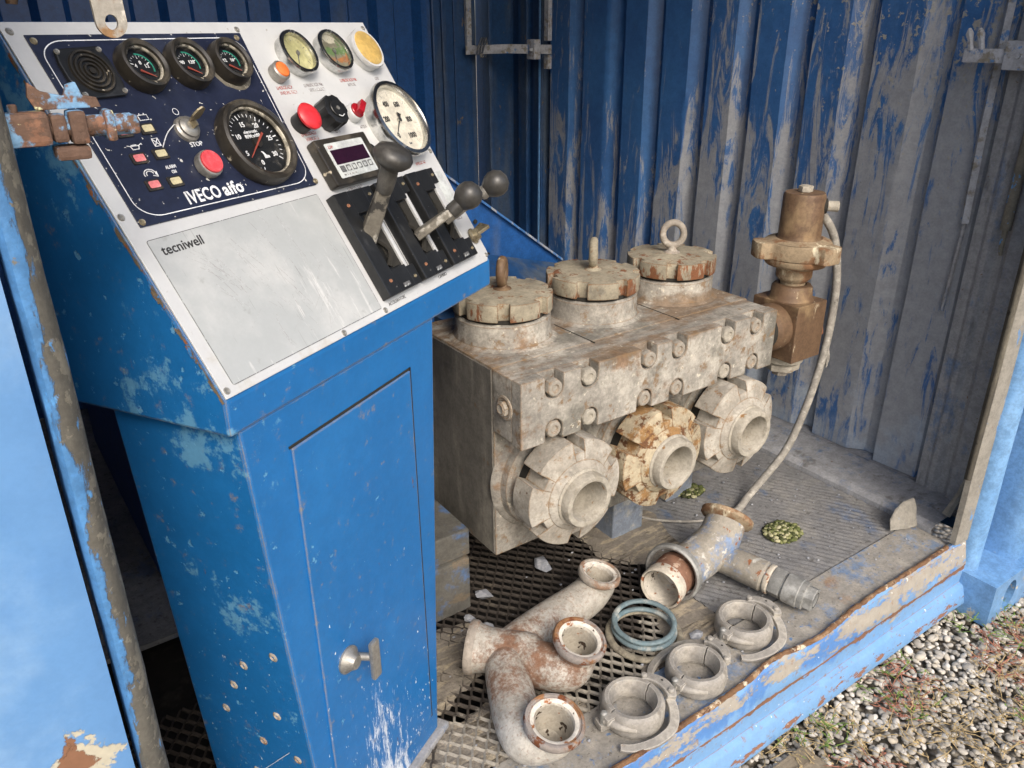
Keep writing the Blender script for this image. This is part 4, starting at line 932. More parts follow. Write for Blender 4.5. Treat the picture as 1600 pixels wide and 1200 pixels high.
# large pressure gauge
r = .0575
pg = obj('pressure_gauge', MB().lathe([(r*.96, 0), (r*.96, .016), (r*1.06, .018), (r*1.08, .022), (r*1.05, .027), (r*.96, .028), (r*.925, .0255), (r*.915, .016)], 72), 'chrome', co, P_(.5390, .2530, .0035), label='large chrome rimmed pressure gauge with cream dial')
obj('dial', MB().disc(r*.93, .0165, 56), 'dial_cream', pg)
ticks(pg, 60, 227, -58, r*.78, r*.84, .0004, .0169, 'grey_print', 5, r*.70)
for k in range(6):
    a = R(227-57*k)
    t = ('0', '200', '400', '600', '800', '1000')[k]
    text(t, .0125, 'black_print', pg, T((r*.50*math.cos(a), r*.54*math.sin(a)-.0045, .0169)), align='CENTER', bold=.0002, width=.0035*len(t)*1.35, name='numeral')
text('bar', .0055, 'grey_print', pg, T((0, -r*.70, .0169)), align='CENTER')
needle(pg, 222, r*.62, r*.22, .0012, .0185, 'black_print'); m = MB(); m.add([(0, 0, .0188), (-.004, .013, .0188), (.006, .013, .0188)], [(0, 1, 2)], RZ(R(-30))); obj('needle_tail', m, 'black_print', pg)
obj('hub', MB().cyl(.004, .017, .0205, 20), 'chrome', pg); obj('glass', MB().disc(r*.92, .0258, 48), 'glass', pg)
# buttons
def lathe_part(name, mat, mx, prof, par=co, n=32, **k): return obj(name, MB().lathe(prof, n), mat, par, mx, **k)
b = lathe_part('warning_lamp', 'steel', P_(.3470, .3500, .0035), [(.0125, 0), (.0135, .002), (.0135, .013), (.0122, .0145), (.011, .0148)], label='orange warning lamp in a metal collar')
lathe_part('lens', 'orange', Matrix(), [(.0108, .0145), (.0100, .0162), (.007, .0175), (0, .0182)], b)
b = lathe_part('mushroom_button', 'blackplastic', P_(.3370, .2775, .0035), [(.0140, 0), (.0140, .014), (.011, .016), (.011, .020)], label='red mushroom button in a black collar')
lathe_part('button_cap', 'red', Matrix(), [(.010, .0195), (.0185, .021), (.0190, .0245), (.016, .0275), (.010, .0295), (0, .0302)], b)
m = MB(); m.prism([(x*(1 if i % 2 else .93), y*(1 if i % 2 else .93)) for i, (x, y) in enumerate(ngon(16, .0225))], 0, .022, bev=.0015)
m = MB(); P8 = []
for i in range(6):
    for da, rr in ((-14, .0228), (14, .0228), (22, .0205), (38, .0205)): a = R(i*60+da); P8.append((rr*math.cos(a), rr*math.sin(a)))
m.prism(P8, 0, .026, bev=.0018); m.cyl(.013, .026, .0285, 28, bev=.0008)
b = obj('regulator_knob', m, 'blackplastic', co, P_(.3960, .2810, .0035), label='black fluted regulator knob')
m = MB(); m.cyl(.003, .0285, .0295, 16); obj('knob_centre', m, 'steel', b)
m = MB(); m.sweep([(-.006, -.010, .0288), (0, -.0125, .0288), (.006, -.010, .0288)], .0006, 6, samples=4); obj('arrow_mark', m, 'white_print', b)
b = lathe_part('rotary_switch', 'plate', P_(.4580, .2800, .0035), [(.0135, 0), (.0140, .003), (.0135, .010), (.012, .012), (.0115, .0122)], label='dark red rotary switch in a pale collar')
m = MB(); m.cyl(.0112, .0115, .015, 28, bev=.0008); m.box((-.011, -.0048, .0145), (.012, .0048, .026), RZ(R(38)), bev=.0015); obj('switch_handle', m, 'darkred', b)
# pulse counter
m = MB(); m.prism(rrect(-.0585, -.034, .0585, .034, .004, 4), 0, .016, bev=.003)
b = obj('counter_unit', m, 'bezel', co, P_(.3840, .2135, .0035), label='black framed digital counter')
m = MB(); m.prism(rrect(-.043, -.0255, .043, .0255, .002, 3), .0162, .0168); obj('face_label', m, 'label_pale', b)
m = MB(); m.box((-.038, -.006, .0169), (.038, .015, .0175)); obj('display', m, 'display', b)
for i in range(6):
    m = MB(); x = -.036+i*.0128
    if i == 0: m.box((x, -.0175, .0169), (x+.0095, -.0085, .0178), bev=.0003)
    else:
        q = ringmesh(x, -.0175, x+.0095, -.0085, .001, .0018, 0, .0173); m = q
    obj('key', m, 'grey_print', b)
text('KEP', .006, 'red_print', b, T((-.038, .0175, .0170)), bold=.0001)
text('FN   1   10   100   1K', .0032, 'faint_print', b, T((-.035, -.0225, .0170)))
lathe_part('rubber_plug', 'blackplastic', P_(.4560, .2215, .0035), [(.0115, 0), (.0115, .003), (.0095, .0045), (.009, .0035), (.004, .0035), (0, .004)])
# key switch
b = lathe_part('key_switch', 'steel', P_(.1470, .2920, .0052), [(.0155, 0), (.0150, .004), (.0125, .006), (.0125, .009), (.0085, .012), (.006, .0125), (0, .0125)], label='tarnished key switch with key left in')
m = MB(); m.box((-.0012, -.005, .012), (.0012, .005, .021)); K = [(-.009, 0), (-.010, .010), (-.006, .018), (.0, .021), (.007, .017), (.009, .008), (.007, 0)]
m.prism(K, -.0012, .0012, T((0, .002, .020)) @ RX(R(78)) @ RY(R(10)), bev=.0005); obj('key', m, 'key_metal', b)
m = MB(); m.sweep([(.0, .012, .004), (-.012, .008, .002), (-.03, -.002, .0015), (-.045, -.016, .001)], .0006, 5, samples=5); obj('string', m, 'white_print', b, label='thin white string tied to the key')
m = MB(); m.lathe([(.0035, 0), (.0042, 0)], 20); obj('switch_symbol', m, 'white_print', nv, T((.1475, .3150, .0054)))
# stop button
m = MB(); m.prism(ngon(20, .0160), 0, .011, bev=.002); b = obj('stop_button', m, 'steel', co, P_(.1450, .2460, .0052), label='round red stop button in a knurled collar')
lathe_part('button_cap', 'redpale', Matrix(), [(.0138, .011), (.0138, .0135), (.0128, .0145), (0, .0149)], b)
# six indicator lamps with symbols
for (u, v, c) in ((.069, .299, 'led_red'), (.100, .299, 'led_cream'), (.068, .268, 'led_red'), (.098, .269, 'led_cream'), (.067, .237, 'led_red'), (.096, .236, 'led_cream')):
    m = MB(); m.prism(rrect(-.0095, -.0062, .0095, .0062, .0012, 3), 0, .0022, bev=.0006); b = obj('indicator_lamp', m, 'bezel', co, P_(u-.004, v, .0052))
    m = MB(); m.prism(rrect(-.0068, -.0040, .0068, .0040, .0015, 3), .0022, .0032, bev=.0006); obj('lens', m, c, b)
def sym(pts, u, v, s=1., w=.0006, closed=False):
    m = MB(); m.sweep([(x*s, y*s, 0) for x, y in pts], w, 5); return m, T((u, v, .0055))
def put(ms, u, v):
    m = MB()
    for pts in ms: m.sweep([(x, y, 0) for x, y in pts], .00055, 5)
    obj('printed_symbol', m, 'white_print', nv, T((u, v, .0055)))
put([[(-.006, -.003), (-.006, .003), (.006, .003), (.006, -.003), (-.006, -.003)], [(-.003, .003), (-.003, .005)], [(.003, .003), (.003, .005)]], .100, .3125)
put([[(-.009, .002), (-.005, .001), (-.004, -.003), (.004, -.003), (.006, .001), (.010, .003), (.010, .001)], [(-.004, .002), (.003, .002)], [(-.004, -.003), (-.005, .001), (.006, .001)]], .068, .2815)
put([[(-.004, -.004), (-.004, .005), (.004, .005), (.004, -.004), (-.004, -.004)], [(-.004, -.004), (.004, .005)], [(-.004, .005), (.004, -.004)]], .098, .2825)
put([[(-.008+.0*k, 0) for k in (0, 1)]]+[[(.0075*math.cos(R(a)), .0055*math.sin(R(a))) for a in range(200, -30, -20)], [(.0045*math.cos(R(a)), .0035*math.sin(R(a))) for a in range(200, -10, -20)], [(.003, -.002), (.0085, -.004), (.009, .002)]], .067, .2495)
text('70', .005, 'white_print', nv, T((.0655, .3085, NP)))
# labels engraved on the plate
FPH = T((0, 0, .0037))
for t, u, v, w, mt in (('EMERGENZA', .3335, .3290, .032, 'red_print'), ('PNEUMATICA', .3355, .3215, .034, 'red_print'), ('LUBRIFICAZIONE', .3900, .3290, .041, 'faint_print'), ('TESTA CROCE', .3960, .3215, .034, 'faint_print'),
                     ('LUBRIFICAZIONE', .4750, .3310, .040, 'red_print'), ('MOTORE', .4880, .3235, .018, 'faint_print'), ('OLIO', .5630, .3290, .010, 'faint_print'), ('EMERGENZA', .3300, .2610, .033, 'red_print'), ('MANUALE', .3350, .2535, .026, 'red_print'),
                     ('LUCI', .4020, .2575, .010, 'faint_print'), ('ACQUA', .4620, .2575, .016, 'faint_print'), ('CONTACOLPI', .3600, .1745, .034, 'faint_print'), ('PRESSIONE', .5480, .1830, .028, 'red_print'),
                     ('ACCELERATORE', .3140, .0080, .042, 'grey_print'), ('CAMBIO', .4500, .0100, .024, 'grey_print'), ('MARCE', .5760, .0800, .018, 'faint_print')):
    text(t, .0068, mt, fp, T((u, v, .0037)), width=w, name='lettering')
m = MB(); m.prism(rrect(.578, .095, .603, .165, .001, 2), .0036, .0042); obj('pale_sticker', m, 'label_pale', fp)
# three lever gates
def gate(u0, u1, lab):
    w = u1-u0; m = MB(); c = (u0+u1)/2
    v0, v1 = .017, .171
    bx = [(-w/2, -w/2+w*.30), (w/2-w*.26, w/2)]
    m.box((-w/2, v0, 0), (-w/2+w*.34, v1, .016), bev=.002)
    m.box((w/2-w*.22, v0, 0), (w/2, v0+.030, .012), bev=.0015); m.box((w/2-w*.22, v1-.026, 0), (w/2, v1, .012), bev=.0015)
    m.box((-w/2+w*.35, v0, 0), (w/2-w*.23, v0+.034, .0135), bev=.0015); m.box((-w/2+w*.35, v1-.034, 0), (w/2-w*.23, v1, .0135), bev=.0015)
    m.box((-w/2+.001, v0+.001, .0), (w/2-.001, v1-.001, .004))
    g = obj('lever_gate', m, 'blackplastic', co, P_(c, 0, .0035), label=lab)
    m = MB(); m.box((w/2-w*.17, v0+.028, .004), (w/2-w*.09, v1-.025, .0085), bev=.001); obj('slide_rail', m, 'plate', g)
    m = MB(); m.box((w/2-w*.42, v0+.036, .0042), (w/2-w*.20, v1-.036, .0060)); m.sweep([(w/2-w*.5, v0+.04, .006), (w/2-w*.38, v0+.06, .013), (w/2-w*.5, v0+.085, .006)], .004, 6, samples=4); obj('brush_strip', m, 'black_gap', g)
    for x, y in ((-w/2+w*.2, v0+.02), (-w/2+w*.2, v1-.02)): screw(g, x, y, .016, .0028, 'rustbolt')
    for x, y in ((w/2-w*.11, v0+.012), (w/2-w*.11, v1-.012)): screw(g, x, y, .012, .0028, 'key_metal')
    m = MB(); m.box((-w*.02, v0+.004, .0136), (w*.16, v0+.010, .0139)); obj('small_plate', m, 'grey_print', g)
    return g
g1 = gate(.306, .394, 'leftmost lever gate, with the upright lever'); g2 = gate(.400, .480, 'middle lever gate'); g3 = gate(.484, .566, 'rightmost lever gate')
def pt(u, v, h): return PM @ Vector((u, v, h))
# lever 1: flat bar up to a mushroom knob
a = pt(.337, .100, .006); b = pt(.3445, .146, .070); c = pt(.342, .165, .098); d = pt(.3395, .176, .114)
m = MB(); m.sweep([a, a.lerp(b, .5), b], [.0118, .0108, .0095], sect=[(-1, -.45), (-.8, -.62), (.8, -.62), (1, -.45), (1, .45), (.8, .62), (-.8, .62), (-1, .45)])
lv = obj('lever_shaft', m, 'lever_paint', co, label='worn flat lever bar of the left gate')
m = MB(); dd = (d-b).normalized(); m.lathe([(.0105, -.004), (.0115, .0), (.0125, .016), (.0120, .030), (.0125, .034)], 20, toward(b, dd)); obj('lever_collar', m, 'rubberknob', lv)
m = MB(); ax = (dd+Vector((.1, -.1, .15))).normalized(); m.lathe([(.0, -.012), (.012, -.0125), (.020, -.007), (.0262, .000), (.0268, .006), (.0225, .0135), (.014, .0175), (0, .019)], 36, toward(b+dd*.044, ax)); obj('lever_knob', m, 'rubberknob', lv, label='black mushroom knob')
# levers 2 and 3: to the right with ball knobs
a2 = pt(.437, .080, .016); b2 = pt(.468, .088, .080); k2 = pt(.4800, .0940, .100)
m = MB(); m.sweep([a2, a2.lerp(b2, .5), b2], [.0115, .0105, .0095], sect=[(-1, -.45), (-.8, -.6), (.8, -.6), (1, -.45), (1, .45), (.8, .6), (-.8, .6), (-1, .45)])
lv2 = obj('lever_shaft', m, 'lever_paint', co, label='worn flat lever bar of the middle gate')
d2 = (k2-b2).normalized(); m = MB(); m.lathe([(.0100, -.012), (.0115, -.008), (.0105, .012)], 20, toward(b2, d2)); obj('lever_collar', m, 'rubberknob', lv2)
m = MB(); m.lathe([(.008, -.021), (.012, -.0185), (.0185, -.009), (.0208, .0), (.0188, .0095), (.0115, .0178), (0, .0208)], 36, toward(k2, d2)); obj('lever_knob', m, 'rubberknob', lv2, label='worn grey ball knob nearer the console')
a3 = pt(.525, .085, .016); k3 = pt(.5700, .0965, .101); b3 = a3.lerp(k3, .8)
m = MB(); m.sweep([a3, a3.lerp(b3, .5), b3], [.0105, .010, .009], sect=[(-1, -.45), (-.8, -.6), (.8, -.6), (1, -.45), (1, .45), (.8, .6), (-.8, .6), (-1, .45)])
lv3 = obj('lever_shaft', m, 'lever_paint', co, label='worn lever bar of the right gate')
d3 = (k3-b3).normalized(); m = MB(); m.lathe([(.009, -.010), (.011, -.006), (.010, .012)], 20, toward(b3, d3)); obj('lever_collar', m, 'steel', lv3)
m = MB(); m.lathe([(.008, -.021), (.012, -.0185), (.0185, -.009), (.0208, .0), (.0188, .0095), (.0115, .0178), (0, .0208)], 36, toward(k3, d3)); obj('lever_knob', m, 'rubberknob', lv3, label='worn grey ball knob farther out')
# small tap at the plate's right edge
m = MB(); q = pt(.594, .046, .004); m.lathe([(.013, 0), (.0135, .003), (.010, .005), (.009, .012), (0, .013)], 24, toward(q, PM.to_3x3() @ Vector((.25, 0, 1))))
tp = obj('toggle_base', m, 'key_metal', co); m = MB(); m.prism([(-.007, 0), (.008, 0), (.013, .028), (-.010, .026)], -.003, .003, toward(pt(.596, .048, .010), (.9, -.25, .35)) @ RX(R(90)) @ T((0, 0, 0)), bev=.001); obj('toggle_tab', m, 'key_metal', tp)
# bullet-like dings on the shaded side
m = MB(); r = random.Random(2)
for y, z in ((.03, .45), (.09, .41), (.05, .33), (.12, .36), (.03, .25), (.09, .26), (.15, .30), (.06, .19), (.12, .18), (.02, .15), (.16, .12)):
    x = lerp(-.306, -.361, (z-.012)/.79)-.0003; m.lathe([(0, -.0004), (.0025, -.0002), (.0042, .0016), (.007, .0002), (.0075, -.0006)], 12, toward((x, y, z), (-1, 0, -.07)), wob=.3)
obj('weld_ding', m, 'flange_grey', co, kind='stuff')

# ================================================================== PUMP
pu = thing('pump_head', 'cement dusted triplex pump head with six slotted cap nuts', 'pump')
BX0, BX1, BYF, BZ0, BZ1 = .7975, 1.552, 1.211, .139, .586
def noisy_box(name, lo, hi, mat, par, bev=.004, lab=None):
    m = MB(); m.box(lo, hi, bev=bev); return obj(name, m, mat, par, label=lab)
# block: front/top shell and a left side with shade put into its grey
m = MB(); m.box((BX0+.0015, BYF, BZ0), (BX1, 1.52, BZ1), bev=.004); obj('pump_block', m, 'pump', pu)
m = MB(); m.box((BX0-.001, BYF+.005, BZ0+.005), (BX0+.004, 1.515, BZ1-.005)); obj('block_side', m, 'pump_side', pu, label='grey streaked steel left side, shade put into its colour')
m = MB()
for x in (1.052, 1.304): m.box((x-.0012, 1.20, BZ1-.001), (x+.0012, 1.34, BZ1+.0008))
obj('block_joint', m, 'black_gap', pu, kind='stuff')
# clamp plate with U-shaped bolt pockets top and bottom
PY = 1.1145; ZB, ZPT = .4425, .5855
tops = []; bots = []
for p in ((866, 604), (922, 587), (1014, 558), (1062, 543), (1138, 519), (1183, 507)): tops.append(p)
UX = [.878, .968, 1.130, 1.221, 1.376, 1.474]; UZ = .5585; DX = [.879, .971, 1.124, 1.221, 1.377, 1.473]; DZ = .4680
def upoly():
    r = .0215; o = [(BX0, ZB), ]
    for x in DX:
        o.append((x-r, ZB)); o += [(x-r*math.cos(a), DZ+r*math.sin(a)) for a in [math.pi*i/12 for i in range(13)]]; o.append((x+r, ZB))
    o += [(BX1-.006, ZB), (BX1-.006, ZPT)]
    for x in reversed(UX):
        r2 = .0225; o.append((x+r2, ZPT)); o += [(x+r2*math.cos(a), UZ-r2*math.sin(a)) for a in [math.pi*i/12 for i in range(13)]]; o.append((x-r2, ZPT))
    o += [(BX0, ZPT)]; return o
XZ = Matrix(((1, 0, 0, 0), (0, 0, -1, 0), (0, 1, 0, 0), (0, 0, 0, 1)))     # local (x,y,z) -> (x,-z,y)
m = MB(); m.prism(upoly(), -1.146, -PY, XZ, bev=.003); cp_ = obj('clamp_plate', m, 'pump', pu, label='thick front clamp plate with twelve bolt pockets')
m = MB(); m.box((BX0+.0005, 1.146, ZB+.004), (BX1-.008, 1.213, ZPT-.001), bev=.003); obj('clamp_bar', m, 'pump', pu)
r = random.Random(4)
bolt_me = {}
def bolt(x, z, y, k):
    m = MB(); m.prism(ngon(6, .0195), 0, .014, bev=.0015); m.lathe([(.0175, .0135), (.0165, .0165), (.0125, .0185), (.0085, .0180), (.0065, .0150), (.0, .0145)], 24)
    o = obj('bolt', m, ('nut', 'cream_metal', 'nut')[k % 3], pu, toward((x, y, z), (0, -1, 0), r.uniform(0, 1))); return o
k = 0
for x in UX: bolt(x, UZ, 1.131 if k % 2 else 1.128, k); k += 1
for x in DX: bolt(x, DZ, 1.131, k); k += 1
m = MB(); m.lathe([(.026, -.0005), (.0255, .002), (.0215, .003), (.020, .0005), (.0, .0005)], 28, toward((BX0-.0006, 1.168, .5175), (-1, 0, 0))); hexbolt(.0165, .010, m, toward((BX0-.001, 1.168, .5175), (-1, 0, 0), .3)); obj('bolt', m, 'nut', pu, label='bolt on the side of the clamp bar')
# top caps with lifting eyes
CXs = (.925, 1.178, 1.432)
def rot_about(x, y): return T((x, y, BZ1))
for i, cx in enumerate(CXs):
    cyy = 1.360
    m = MB(); m.lathe([(.119, .0005), (.108, .006), (.1045, .016), (.1040, .050), (.0990, .0535), (.090, .054)], 56, T((cx, cyy, BZ1)), wob=.008); cl = obj('collar', m, 'pump', pu)
    m = MB(); m.lathe([(.0945, .050), (.0945, .063)], 48, T((cx, cyy, BZ1))); obj('dark_groove', m, 'black_gap', cl)  # near-black band paints the shade between collar and nut
    ph = (.55, .2, .35)[i]
    m = MB(); m.prism(castle(7, .1085, .0935, .25, ph), .062, .0995, T((cx, cyy, BZ1)), bev=.0028)
    m.lathe([(.092, .0995), (.080, .1020), (.035, .1035), (.0, .1035)], 48, T((cx, cyy, BZ1)))
    cn = obj('cap_nut', m, 'cap', pu, label=('front cap nut half hidden by the console, rusty eye', 'middle cap nut with rust streaked lugs', 'far cap nut with pale ring eye')[i])
    m = MB(); a = (.80, .82, -.72)[i]
    z0 = BZ1+.1025; s = (.95, 1, 1.12)[i]
    rr = .0225*s; tor = [(rr*math.cos(t), 0, .014+rr*s+rr*1.1*math.sin(t)+.004) for t in [2*math.pi*q/28 for q in range(28)]]
    mt = T((cx, cyy, z0)) @ RZ(a)
    m.sweep(tor, (.0100, .0098, .0085)[i], 12, closed=True, mat=mt); m.lathe([(.021, 0), (.0185, .003), (.012, .006), (.0095, .012), (.009, .019)], 24, T((cx, cyy, z0)))
    obj('lifting_eye', m, ('valve', 'cap', 'flange_grey')[i], cn, label=('rusty lifting eye', 'rust streaked lifting eye', 'pale grey lifting eye')[i])
# front union nuts
ZN = .3140; YN = 1.0500
mats = ('nut', 'nut_rusty', 'nut')
for i, cx in enumerate(CXs):
    mt = toward((cx, BYF, ZN), (0, -1, 0))
    m = MB(); m.lathe([(.136, -.002), (.132, .006), (.122, .014), (.119, .030), (.119, .030), (.112, .034), (.090, .035)], 56, mt, wob=.01); cl = obj('collar', m, 'pump', pu)
    m = MB(); m.lathe([(.0940, .032), (.0940, .062)], 48, mt); obj('dark_groove', m, 'black_gap', cl)  # shade of the gap behind the nut, put in as near-black
    ph = (.50, .54, .62)[i]
    bm = bmesh.new(); O_ = castle(6, .1210, .0965, .23, ph, 7); n = len(O_)
    zf = lambda r_: .1140+(.1210-r_)/.042*.0110
    A = [bm.verts.new((x, y, .058)) for x, y in O_]; B = [bm.verts.new((x, y, zf(math.hypot(x, y)))) for x, y in O_]
    C = [bm.verts.new((.079*x/math.hypot(x, y), .079*y/math.hypot(x, y), .1250)) for x, y in O_]
    for q in range(n):
        bm.faces.new((A[q], A[(q+1) % n], B[(q+1) % n], B[q])); bm.faces.new((B[q], B[(q+1) % n], C[(q+1) % n], C[q]))
    bm.faces.new(A[::-1]); m = MB(); m.bm(bm, mt)
    m.lathe([(.0800, .1240), (.0785, .1275), (.0700, .1325), (.0635, .1365)], 56, mt)
    nu = obj('union_nut', m, mats[i], pu, label=('nearest slotted union nut, cement grey', 'middle slotted union nut with ochre rust', 'farthest slotted union nut, pale')[i]); bv_ = nu.modifiers.new('bevel', 'BEVEL'); bv_.width = .0016; bv_.segments = 2; bv_.limit_method = 'ANGLE'; bv_.angle_limit = R(32)
    m = MB(); m.lathe([(.066, .130), (.0645, .138), (.0605, .1410), (.0605, .1530), (.0570, .1600), (.0520, .1615), (.0460, .1600), (.0435, .1560), (.0425, .120), (.041, .060), (.0, .058)], 56, mt, wob=.008)
    obj('hub', m, 'cream_metal', nu, label='pale hub with open bore')
# feet under the block
m = MB(); m.box((1.182, 1.252, .0), (1.285, 1.36, .139), bev=.004); obj('support_leg', m, 'leg', pu, label='blue grey square leg')
m = MB(); m.box((1.42, 1.30, .0), (1.52, 1.45, .139), bev=.004); obj('support_leg', m, 'leg', pu)
pl = thing('machine_plinth', 'tan and blue steel plinth standing between console and pump', 'plinth')
m = MB(); m.box((.45, 1.252, .139), (.757, 1.62, .205), bev=.004); obj('plinth_top', m, 'plinth', pl)
m = MB(); m.box((.45, 1.243, .0), (.750, 1.60, .1385), bev=.004); obj('plinth_body', m, 'plinth', pl)
# blue machine guard behind the pump
mf = thing('engine_guard', 'dark blue steel gusset and guard of the engine behind the pump', 'frame')
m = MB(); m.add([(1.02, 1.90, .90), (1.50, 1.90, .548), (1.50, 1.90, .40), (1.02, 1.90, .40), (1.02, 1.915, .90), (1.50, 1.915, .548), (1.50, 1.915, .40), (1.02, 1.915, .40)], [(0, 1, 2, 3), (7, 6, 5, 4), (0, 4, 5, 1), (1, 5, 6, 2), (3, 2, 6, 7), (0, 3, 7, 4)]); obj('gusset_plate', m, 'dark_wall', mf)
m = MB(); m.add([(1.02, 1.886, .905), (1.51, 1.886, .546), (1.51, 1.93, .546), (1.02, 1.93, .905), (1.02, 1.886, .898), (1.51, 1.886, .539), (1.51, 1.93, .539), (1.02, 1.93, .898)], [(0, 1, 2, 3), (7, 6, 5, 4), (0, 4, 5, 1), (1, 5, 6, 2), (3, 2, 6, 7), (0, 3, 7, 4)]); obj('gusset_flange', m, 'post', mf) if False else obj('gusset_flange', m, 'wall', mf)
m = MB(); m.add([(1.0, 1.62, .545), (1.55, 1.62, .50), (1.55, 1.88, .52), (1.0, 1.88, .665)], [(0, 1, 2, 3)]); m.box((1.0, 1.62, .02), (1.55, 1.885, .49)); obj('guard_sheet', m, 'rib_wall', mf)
m = MB()
for x, y, z in ((1.20, 1.897, .70), (1.24, 1.897, .60), (1.12, 1.897, .66)): m.cyl(.006, 0, .004, 12, toward((x, y, z), (0, -1, 0)))
obj('rivet_hole', m, 'black_gap', mf, kind='stuff')
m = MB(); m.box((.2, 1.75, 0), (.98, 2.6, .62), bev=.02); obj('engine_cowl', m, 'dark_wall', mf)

# ------------------------------------------------------------------ relief valve
va = thing('pressure_valve', 'brown rusted valve with winged nut standing at the pump end', 'valve')
VX, VY = 1.672, 1.174
m = MB(); m.box((1.615, 1.106, .430), (1.727, 1.242, .5765), bev=.0025); vb = obj('valve_body', m, 'valve', va, label='square brown steel body')
m = MB(); m.lathe([(.058, .012), (.060, .020), (.058, .050), (.046, .060)], 40, toward((1.615, 1.172, .512), (-1, 0, 0)) @ T((0, 0, -.012))); obj('inlet_flange', m, 'valve', va, label='round dusty inlet flange')
m = MB(); m.lathe([(.050, .030), (.050, .075)], 32, toward((1.615, 1.172, .512), (-1, 0, 0))); obj('inlet_neck', m, 'black_gap', va)
VT = T((VX, VY, 0))
m = MB(); m.lathe([(.056, .5765), (.051, .585), (.049, .606), (.044, .612), (.034, .614)], 40, VT); obj('boss', m, 'valve', va)
m = MB(); m.lathe([(.030, .612), (.030, .618), (.042, .630), (.0435, .634), (.0435, .662)], 36, VT); obj('union_neck', m, 'wing', va)
def wing_outline():
    o = []; 
    for k in range(3):
        a0 = R(k*120+28)
        for da, rr in ((-60, .078), (-40, .079), (-24, .081), (-17, .106), (-9, .110), (9, .110), (17, .106), (24, .081), (40, .079)): a = a0+R(da); o.append((rr*math.cos(a), rr*math.sin(a)))
    return o
m = MB(); m.lathe([(.050, .656), (.072, .664), (.078, .672), (.078, .682)], 44, VT, wob=.01); m.prism(wing_outline(), .682, .722, VT, bev=.005); m.lathe([(.076, .7225), (.062, .727), (.055, .729)], 44, VT); obj('wing_nut', m, 'wing', va, label='rusty three lugged wing nut')
m = MB(); m.lathe([(.056, .725), (.0535, .729), (.0510, .732), (.0500, .738), (.0490, .83), (.0455, .8365), (.0, .838)], 44, VT); obj('gauge_cylinder', m, 'valve', va, label='brown upright cylinder')
m = MB(); m.prism(ngon(6, .0175, .2), .838, .852, VT, bev=.002); m.cyl(.010, .850, .853, 20, VT); obj('top_bolt', m, 'cream_metal', va)
m = MB(); m.cyl(.0125, 0, .034, 24, toward((VX+.030, VY-.035, .806), (.66, -.75, .0)), bev=.002); obj('side_plug', m, 'cream_metal', va, label='pale side plug')
m = MB(); m.cyl(.0075, 0, .012, 16, toward((VX+.028, VY-.034, .806), (.66, -.75, .0))); m.lathe([(.019, -.004), (.018, .004), (.013, .006)], 24, toward((VX+.031, VY-.037, .806), (.66, -.75, .0))); obj('plug_boss', m, 'black_gap', va)
m = MB(); m.lathe([(.0, .402), (.040, .402), (.052, .412), (.052, .430)], 40, VT); m.prism(ngon(6, .046, .1), .386, .4035, VT, bev=.003); m.cyl(.044, .4035, .4045, 30, VT); obj('bottom_nut', m, 'cream_metal', va, label='cream hexagonal nut under the body')
m = MB(); m.prism(ngon(6, .0215, .4), .368, .386, VT, bev=.002); obj('bottom_bolt', m, 'flange_grey', va)
m = MB(); m.lathe([(.038, 0), (.036, .008), (.026, .012), (.022, .022)], 32, toward((1.727, 1.16, .475), (1, 0, 0))); obj('side_boss', m, 'cream_metal', va)
m = MB(); m.prism(ngon(6, .0265, .3), .020, .052, toward((1.727, 1.16, .475), (1, 0, 0)), bev=.003); obj('side_bolt', m, 'rustbolt', va, label='orange rusty hexagonal bolt')
m = MB(); m.sweep([(1.715, 1.178, .790), (1.745, 1.165, .772), (1.782, 1.150, .715), (1.803, 1.142, .63), (1.808, 1.138, .55), (1.800, 1.135, .45), (1.780, 1.135, .345), (1.752, 1.14, .24), (1.715, 1.15, .14), (1.665, 1.165, .070), (1.60, 1.165, .028), (1.54, 1.150, .012), (1.49, 1.145, .012)], .0102, 12, samples=6)
m.sweep([(1.49, 1.145, .012), (1.40, 1.19, .006), (1.31, 1.28, .006), (1.28, 1.42, .006)], .0035, 8, samples=6)
m.sweep([(1.798, 1.135, .44), (1.803, 1.128, .40), (1.800, 1.126, .37)], [.003, .006, .002], 6, samples=3)
obj('hose', m, 'hose', label='grey dusty hose looping from the brown valve down to the deck', cat='hose')

# ------------------------------------------------------------------ three-way pipe manifold
mn = thing('pipe_manifold', 'grey rust speckled three way pipe manifold lying on the grating', 'pipe')
F4 = Vector((.650, 1.078, .060)); J = Vector((.722, 1.002, .056))
F1 = Vector((.973, 1.066, .104)); n1 = Vector((.20, -.10, 1)).normalized()
F2 = Vector((.792, .915, .122)); n2 = Vector((.10, -.26, 1)).normalized()
F3 = Vector((.641, .799, .104)); n3 = Vector((.03, -.24, 1)).normalized()
pr_ = .0440
m = MB()
m.sweep([F4+(J-F4)*.05, F4+(J-F4)*.32, J, J+(J-F4)*.22], [.052, .0445, .047, .044], 32, samples=6, caps=False)
m.sweep([(.700, 1.030, .054), (.756, 1.044, .052), (.848, 1.062, .048), (.928, 1.066, .055), F1-n1*.034, F1-n1*.010], [.042, .0430, .0425, .042, .040, .039], 32, samples=9, caps=False)
m.sweep([J, (.735, .965, .054), (.772, .928, .056), F2-n2*.042+Vector((.004, 0, 0)), F2-n2*.012], [.046, .0455, .045, .043, .0415], 32, samples=8, caps=False)
m.sweep([(.705, 1.035, .054), (.668, .978, .052), (.628, .895, .050), (.612, .838, .052), F3-n3*.036, F3-n3*.010], [.042, .0440, .0440, .0440, .0425, .0415], 32, samples=9, caps=False)
obj('pipe_body', m, 'pipe', mn)
